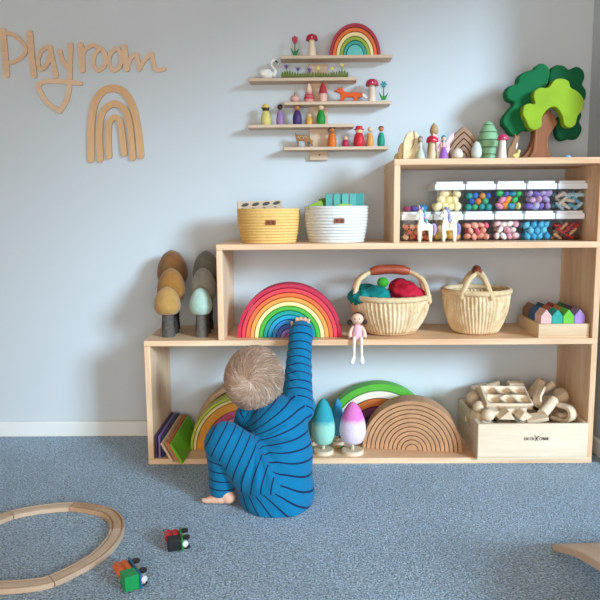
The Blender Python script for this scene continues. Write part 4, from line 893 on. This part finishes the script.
# ------------------------------------------------------------------ two toy engines lying on their sides
def engine(far, near, cab, boiler, chassis, label, L=.082, hw=.0185):
    a = at_z(*far, .0); b = at_z(*near, .0); d = (b-a); d.z = 0; d.normalize(); left = Vector((d.y, -d.x, 0))
    if left.x > 0: left = -left
    c = (a+b)/2
    t = thing('toy_engine', (c.x, c.y, 0), label, 'toy train', 'toy engines on the carpet')
    zx = d; zz = left; zy = Vector((0, 0, 1))
    M = Matrix(((zx.x, zy.x, zz.x, 0), (zx.y, zy.y, zz.y, 0), (zx.z, zy.z, zz.z, hw+.002), (0, 0, 0, 1)))
    def bld(nm, mb, c_, bev=.002): 
        mb.v = [M @ v for v in mb.v]; return mb.build(nm, mat(c_, .4), t, bev=bev)
    bld('chassis', MB().box((0, 0, .0135), (L, 2*hw, .005)), chassis)
    bld('underframe', MB().box((0, 0, .0065), (L*.86, hw*1.25, .010)), '#C9BCAA')
    bld('cab', MB().box((L*.25, 0, .033), (L*.42, 2*hw-.002, .034)), cab)
    RX = Matrix.Rotation(PI/2, 4, 'Y')
    for s in (0, 1): bld('boiler', MB().lathe([(.0105, -L*.23), (.0105, L*.23)], 18, Matrix.Translation((-L*.22, hw-.0115, .027+.017*s)) @ RX), boiler)
    for sx in (-1, 1):
        for sy in (-1, 1):
            w = bld('wheel', MB().lathe([(.0095, -.003), (.0095, .003)], 18, Matrix.Translation((sx*L*.27, sy*(hw-.0035), .0025)) @ Matrix.Rotation(PI/2, 4, 'X')), '#26262A', .001)
        bld('magnet', MB().lathe([(.0075, -.004), (.0075, .004)], 16, Matrix.Translation((sx*L*.46, hw*.2, .006)) @ RX), '#D8DCE0', .001)
engine((133.5, 568.5), (149, 590.5), '#1E9A56', '#D9682C', '#2A6E9E', 'toy engine with green cab and orange tanks on its side by the track', L=.092)
engine((184.5, 535), (189, 555), '#26282A', '#C22A30', '#2C8A44', 'red and black toy engine with green base on its side', L=.070, hw=.016)

# ------------------------------------------------------------------ curved balance board at the right
q = at_z(551.5, 549.5, 0); bl = thing('balance_board', (q.x, q.y, 0), 'curved wooden balance board arching up from the carpet at the right edge', 'balance board', rz=.06)
mb = MB(); nb = 24; R0, half, th_ = .95, .46, .018; zc0 = -R0*math.cos(half); vs = []; fs = []
for i in range(nb+1):
    a = -half+2*half*i/nb; yy = -(math.sin(a)+math.sin(half))*R0
    for (r, x) in ((R0, 0), (R0, .27), (R0-th_, .27), (R0-th_, 0)):
        vs.append((x, -(math.sin(a)*r+math.sin(half)*R0), zc0+math.cos(a)*r+th_*.8))
for i in range(nb):
    for k in range(4): fs.append((i*4+k, i*4+(k+1) % 4, i*4+4+(k+1) % 4, i*4+4+k))
fs += [(0, 1, 2, 3), (nb*4+3, nb*4+2, nb*4+1, nb*4)]
mb.add(vs, fs).build('curved_board', wood('#EACDB2', '#D6B092', 1, 9, .55), bl, bev=.003)

# ------------------------------------------------------------------ child seen from behind, reaching for the rainbow
J = dict(pelvis=at_y(273, 493, -.60), waist=at_y(279, 455, -.555), chest=at_y(277, 425, -.515), neck=at_y(266, 405, -.495),
         shR=at_y(298, 409, -.500), elR=at_y(298.5, 368, -.405), wrR=at_y(301, 333, -.325), shL=at_y(250, 417, -.49),
         elL=at_y(238, 440, -.40), wrL=at_y(246, 452, -.33), hipL=at_y(272, 484, -.62), knL=at_y(226, 443, -.60), anL=at_y(222, 494, -.60),
         hipR=at_y(288, 488, -.56), knR=at_y(283, 462, -.40), anR=at_y(258, 492, -.47))
HC_ = at_y(254.5, 378, -.505)
J['anL'].z = max(J['anL'].z, .035); J['anR'].z = .05
# rest the seat on the carpet
root = Vector((J['pelvis'].x, J['pelvis'].y, 0))
kid = thing('person', root, 'toddler in blue navy-striped pyjamas sitting on the carpet, reaching up to the rainbow', 'person')
def L_(p): return Vector(p)-root
j = {k: L_(v) for k, v in J.items()}; hc = L_(HC_)
SKIN = mat('#E6B79C', .55, .05, 40)
hb = MB()
# skull, jaw, face (looking away from the camera, towards the rainbow)
face = (L_(at_y(292, 325, -.25))-hc).normalized(); fr_r = Vector((face.y, -face.x, 0)).normalized(); fu = fr_r.cross(face)
FM = Matrix(((fr_r.x, face.x, fu.x, 0), (fr_r.y, face.y, fu.y, 0), (fr_r.z, face.z, fu.z, 0), (0, 0, 0, 1)))
def fp(x, y, z): return hc+fr_r*x+face*y+fu*z
hb.ball(hc, (.079, .089, .086), 28, 20, FM); hb.ball(fp(0, .035, -.035), (.055, .05, .045), 20, 14, FM)
for s in (-1, 1):
    hb.ball(fp(s*.034, .055, -.028), (.024, .022, .022), 14, 10)          # cheeks
    hb.ball(fp(s*.073, .018, -.012), (.009, .016, .021), 14, 10, FM)      # ears
    hb.capsule(fp(s*.012, .078, .012), fp(s*.042, .066, .012), .008, .008)  # brow
hb.capsule(fp(0, .082, -.004), fp(0, .092, -.02), .007, .009); hb.capsule(fp(-.014, .08, -.043), fp(.014, .08, -.043), .006, .006); hb.ball(fp(0, .066, -.066), .016, 12, 8)
hb.capsule(j['neck']-Vector((0, 0, .02)), hc.lerp(j['neck'], .35), .034, .036)
hb.capsule(j['pelvis'], j['chest'], .075, .07); hb.capsule(j['chest'], j['neck'], .06, .035)
hb.capsule(j['chest'], j['shR'], .05, .035); hb.capsule(j['shR'], j['elR'], .03, .026); hb.capsule(j['elR'], j['wrR'], .026, .018)
hb.capsule(j['chest'], j['shL'], .05, .035); hb.capsule(j['shL'], j['elL'], .03, .026); hb.capsule(j['elL'], j['wrL'], .026, .018)
for s in 'LR':
    hb.capsule(j['hip'+s], j['kn'+s], .045, .036); hb.capsule(j['kn'+s], j['an'+s], .034, .022)
def hand(w, d, up_, flip=1):
    """palm, four fingers of unequal length and a thumb; w wrist, d pointing direction, up_ back of the hand"""
    d = d.normalized(); sd = d.cross(up_).normalized()*flip; up_ = sd.cross(d).normalized()*flip
    hb.capsule(w, w+d*.018, .017, .016)
    for k in range(4): hb.capsule(w+d*.012+sd*(.009-.006*k), w+d*.036+sd*(.0165-.011*k), .0095, .0085)
    for k, l in enumerate((.026, .031, .029, .022)):
        a = w+d*.038+sd*(.0175-.0116*k); b = a+d*l*.5-up_*.001+sd*(.003-.002*k); c = b+d*l*.35-up_*l*.38; e = c+d*l*.12-up_*l*.3
        hb.capsule(a, b, .0058, .0055, 10); hb.capsule(b, c, .0055, .0050, 10); hb.capsule(c, e, .005, .0042, 10)
    a = w+d*.014+sd*.016; b = a+d*.014+sd*.016-up_*.006; c = b+d*.014+sd*.004-up_*.004
    hb.capsule(a, b, .0078, .0066, 10); hb.capsule(b, c, .0066, .005, 10)
hand(j['wrR']+Vector((0, 0, .004)), L_(at_y(303.5, 315, -.275))-j['wrR'], Vector((0, -.6, 1)), -1)
hand(j['wrL'], Vector((.15, .9, -.2)), Vector((0, 0, 1)), 1)
def foot(an, d):
    d = Vector(d).normalized(); sd = d.cross(Vector((0, 0, 1))).normalized(); an = Vector(an); z = an.z-.018
    hb.capsule(an-d*.012-Vector((0, 0, z-.006)), an+d*.02-Vector((0, 0, z-.004)), .019, .018)
    hb.capsule(an+Vector((0, 0, 0)), an+d*.028-Vector((0, 0, z-.002)), .02, .015)
    for k in range(3): hb.capsule(an+d*.01+sd*(.008-.008*k)-Vector((0, 0, z-.001)), an+d*.044+sd*(.015-.015*k)-Vector((0, 0, z+.004)), .0145, .0105)
    for k in range(5):
        r = (.0088, .007, .0066, .0062, .0058)[k]; b = an+d*(.050-.005*k)+sd*(-.019+.0095*k)-Vector((0, 0, z+.006)); hb.capsule(b, b+d*(.012-.0015*k), r, r*.9, 10)
foot(j['anL']+Vector((.012, -.012, 0)), Vector((-.72, .25, 0)))
foot(j['anR'], Vector((-.55, -.75, 0)))
body = remesh('body', hb, .0026, 5, SKIN, kid)
zmin = min(v.co.z for v in body.data.vertices)
for s in (-1, 1):
    e = MB().ball(fp(s*.027, .074, .0), .011, 14, 10).build('eye', mat('#F0EEEA', .25), kid); MB().ball(fp(s*.027, .083, .0), (.006, .006, .006), 12, 8).build('iris', mat('#3E5A78', .2), e)
MB().capsule(fp(-.013, .0865, -.043), fp(.013, .0865, -.043), .0032, .0032, 10).build('lips', mat('#C0746A', .5), kid)
# pyjamas
pj = MB()
pel, wai, che, nec = j['pelvis'], j['waist'], j['chest'], j['neck']
pj.ball((pel+Vector((.010, .0, .0))), (.112, .105, .098), 28, 20)
pj.ball(pel+Vector((.012, -.018, -.022)), (.098, .088, .075), 24, 16)
pj.capsule(pel+Vector((.020, .0, .02)), wai+Vector((.004, 0, 0)), .100, .096, 24); pj.capsule(wai+Vector((.004, 0, 0)), che+Vector((.004, 0, 0)), .096, .090, 24); pj.capsule(che, nec, .080, .048, 20)
pj.capsule(che+Vector((.006, 0, 0)), j['shR'], .070, .046); pj.capsule(j['shR'], j['elR'], .050, .042); pj.capsule(j['elR'], j['wrR'], .042, .036)
pj.capsule(j['wrR'].lerp(j['elR'], .12), j['wrR']+(j['wrR']-j['elR']).normalized()*.004, .040, .039)
pj.capsule(che, j['shL'], .066, .046); pj.capsule(j['shL'], j['elL'], .044, .036); pj.capsule(j['elL'], j['wrL'], .036, .030)
pj.capsule(j['hipL']+Vector((0, 0, 0)), j['knL'], .086, .064, 22); pj.capsule(j['knL'], j['anL']+Vector((0, 0, .012)), .060, .038, 20)
pj.capsule(j['hipR'], j['knR'], .078, .058, 20); pj.capsule(j['knR'], j['anR'], .056, .036, 18)
pyj = remesh('pyjamas', pj, .0042, 4, None, kid)
bones = [(pel+Vector((0, 0, -.09)), che, .115, 0.), (che, nec, .085, (che-pel).length+.09), (j['shR'], j['elR'], .05, .01), (j['elR'], j['wrR'], .045, .01+(j['elR']-j['shR']).length), (j['shL'], j['elL'], .05, 0), (j['elL'], j['wrL'], .045, .1),
         (j['hipL'], j['knL'], .070, .005), (j['knL'], j['anL'], .062, .005+(j['knL']-j['hipL']).length), (j['hipR'], j['knR'], .08, 0), (j['knR'], j['anR'], .06, .1)]
me = pyj.data; nv = len(me.vertices); co = np.empty(nv*3); me.vertices.foreach_get('co', co); co = co.reshape(-1, 3)
no = np.empty(nv*3); me.vertices.foreach_get('normal', no); no = no.reshape(-1, 3)
FC = np.array(L_(at_y(231, 448, -.60)))                  # the top's stripes fan out from the hip crease
best = np.full(nv, 9.); tt = np.zeros(nv)
for bi, (a, b, r, off) in enumerate(bones):
    A = np.array(a); Bv = np.array(b); d = Bv-A; l = np.linalg.norm(d); d /= l
    t_ = (co-A) @ d; tc_ = np.clip(t_, 0, l); dist = np.linalg.norm(co-(A+tc_[:, None]*d), axis=1)/r
    s_ = off+t_
    if bi < 2: s_ = .0285*np.arctan2(co[:, 2]-FC[2], np.maximum(co[:, 0]-FC[0], .02))/.155+1
    elif bi == 6: s_ = (A[0]-co[:, 0])+.22*(co[:, 2]-A[2])+.6*np.abs(co[:, 2]-A[2]-.03)**1.5
    k = dist < best; best[k] = dist[k]; tt[k] = s_[k]
# gathered folds radiating from the hip crease
cr = np.array(L_(at_y(256, 444, -.63)))
v = co-cr; rad = np.sqrt(v[:, 0]**2+v[:, 2]**2); an_ = np.arctan2(v[:, 2], v[:, 0])
w_ = np.exp(-((rad-.06)/.05)**2)*(co[:, 1] < cr[1]+.11)*((an_ < .5) & (an_ > -2.0))
dsp = w_*.0042*np.sin(an_*13+rad*25)
w2 = np.exp(-((co[:, 0]-j['elR'].x)**2+(co[:, 2]-j['elR'].z)**2)/.05**2)
dsp += w2*.0022*np.sin(co[:, 2]*260+co[:, 0]*120)
dsp += np.array([mnoise.noise(Vector(c)*16)*.004 for c in co])
co2 = co+no*dsp[:, None]; co2[:, 2] = np.maximum(co2[:, 2], .0015)
me.vertices.foreach_set('co', co2.ravel())
at_ = me.attributes.new('stripe', 'FLOAT', 'POINT'); at_.data.foreach_set('value', tt.astype(np.float32))
def pyjama_mat():
    m = bpy.data.materials.new('striped_cotton'); m.use_nodes = True; N = m.node_tree.nodes; L = m.node_tree.links; b = N['Principled BSDF']
    a = N.new('ShaderNodeAttribute'); a.attribute_name = 'stripe'
    q = N.new('ShaderNodeMath'); q.operation = 'DIVIDE'; L.new(a.outputs['Fac'], q.inputs[0]); q.inputs[1].default_value = .0285
    f = N.new('ShaderNodeMath'); f.operation = 'FRACT'; L.new(q.outputs[0], f.inputs[0])
    c = N.new('ShaderNodeValToRGB'); L.new(f.outputs[0], c.inputs[0]); e = c.color_ramp.elements
    e[0].position = .0; e[0].color = lin('#13264C'); e[1].position = 1; e[1].color = lin('#0F6E98')
    for p_, h in ((.13, '#13264C'), (.17, '#0F6E98')): k = e.new(p_); k.color = lin(h)
    L.new(c.outputs[0], b.inputs['Base Color']); b.inputs['Roughness'].default_value = .85; b.inputs['Specular IOR Level'].default_value = .1; b.inputs['Sheen Weight'].default_value = .1
    n = N.new('ShaderNodeTexNoise'); n.inputs['Scale'].default_value = 45; n.inputs['Detail'].default_value = 4; tc = N.new('ShaderNodeTexCoord'); L.new(tc.outputs['Object'], n.inputs[0])
    bp = N.new('ShaderNodeBump'); bp.inputs['Strength'].default_value = .25; bp.inputs['Distance'].default_value = .006; L.new(n.outputs['Fac'], bp.inputs['Height']); L.new(bp.outputs[0], b.inputs['Normal'])
    return m
me.materials.clear(); me.materials.append(pyjama_mat()); pyj['label'] = 'bright blue pyjamas with thin navy stripes'
# hair: a cap with strands swirling out from the crown whorl
wh = (L_(at_y(249, 381, -.60))-hc).normalized(); wr_ = wh.cross(Vector((0, 0, 1))).normalized(); wu = wr_.cross(wh)
def hdir(th, ph): return wh*math.cos(th)+(wr_*math.cos(ph)+wu*math.sin(ph))*math.sin(th)
def hsurf(dv, k):
    l = Vector((dv.dot(fr_r)/.0835, dv.dot(face)/.094, dv.dot(fu)/.092)).length; return hc+dv*(k/l)
def hairy(dv): return dv.dot(face) < .50+.35*max(dv.dot(fu), 0) and not (dv.dot(fu) < -.60) and not (dv.dot(fu) < -.28 and dv.dot(face) > .15)
cap = MB(); vs = []; fs = []; nt_, np_ = 26, 60
for i in range(nt_+1):
    for k in range(np_):
        th = .001+i/nt_*2.5; ph = 2*PI*k/np_; dv = hdir(th, ph); vs.append(hsurf(dv, 1.03 if hairy(dv) else .93))
for i in range(nt_):
    for k in range(np_): fs.append((i*np_+k, i*np_+(k+1) % np_, (i+1)*np_+(k+1) % np_, (i+1)*np_+k))
cap.add(vs, fs)
hair = cap.build('hair', mat('#A88A74', .6, .25, 70), kid, ang=80)
rr = random.Random(11); tones = ['#C2A188', '#B0907A', '#D8C2B0']; locks = [MB(), MB(), MB()]
for s in range(4600):
    th = rr.random()**.7*1.9; ph = rr.uniform(0, 2*PI); ln_ = rr.uniform(.35, .8); pts = []; ra = []; lift = rr.uniform(1.03, 1.085); ns = 6; ok = True; w0 = rr.uniform(.0006, .0012); sw = 1.0+rr.uniform(-.25, .25)
    jit = rr.uniform(-.35, .35)
    for i in range(ns):
        f = i/(ns-1); t1 = th+ln_*f; p1 = ph+sw*(math.exp(-th*1.6)-math.exp(-t1*1.6))*1.6+jit*f
        dv = hdir(t1, p1)
        if not hairy(dv): ok = i > 2; break
        pts.append(hsurf(dv, 1.015+(lift-1.015)*math.sin(PI*min(f*.8+.1, 1))+.012*f*rr.random())); ra.append(w0*(1-.75*f))
    if ok and len(pts) > 2: locks[rr.choice((0, 0, 1, 1, 2))].tube(pts, ra, 3)
for k in range(3): locks[k].build('hair_strands', mat(tones[k], .45, .1, 50, 0, .5), hair, ang=80)['kind'] = 'stuff'
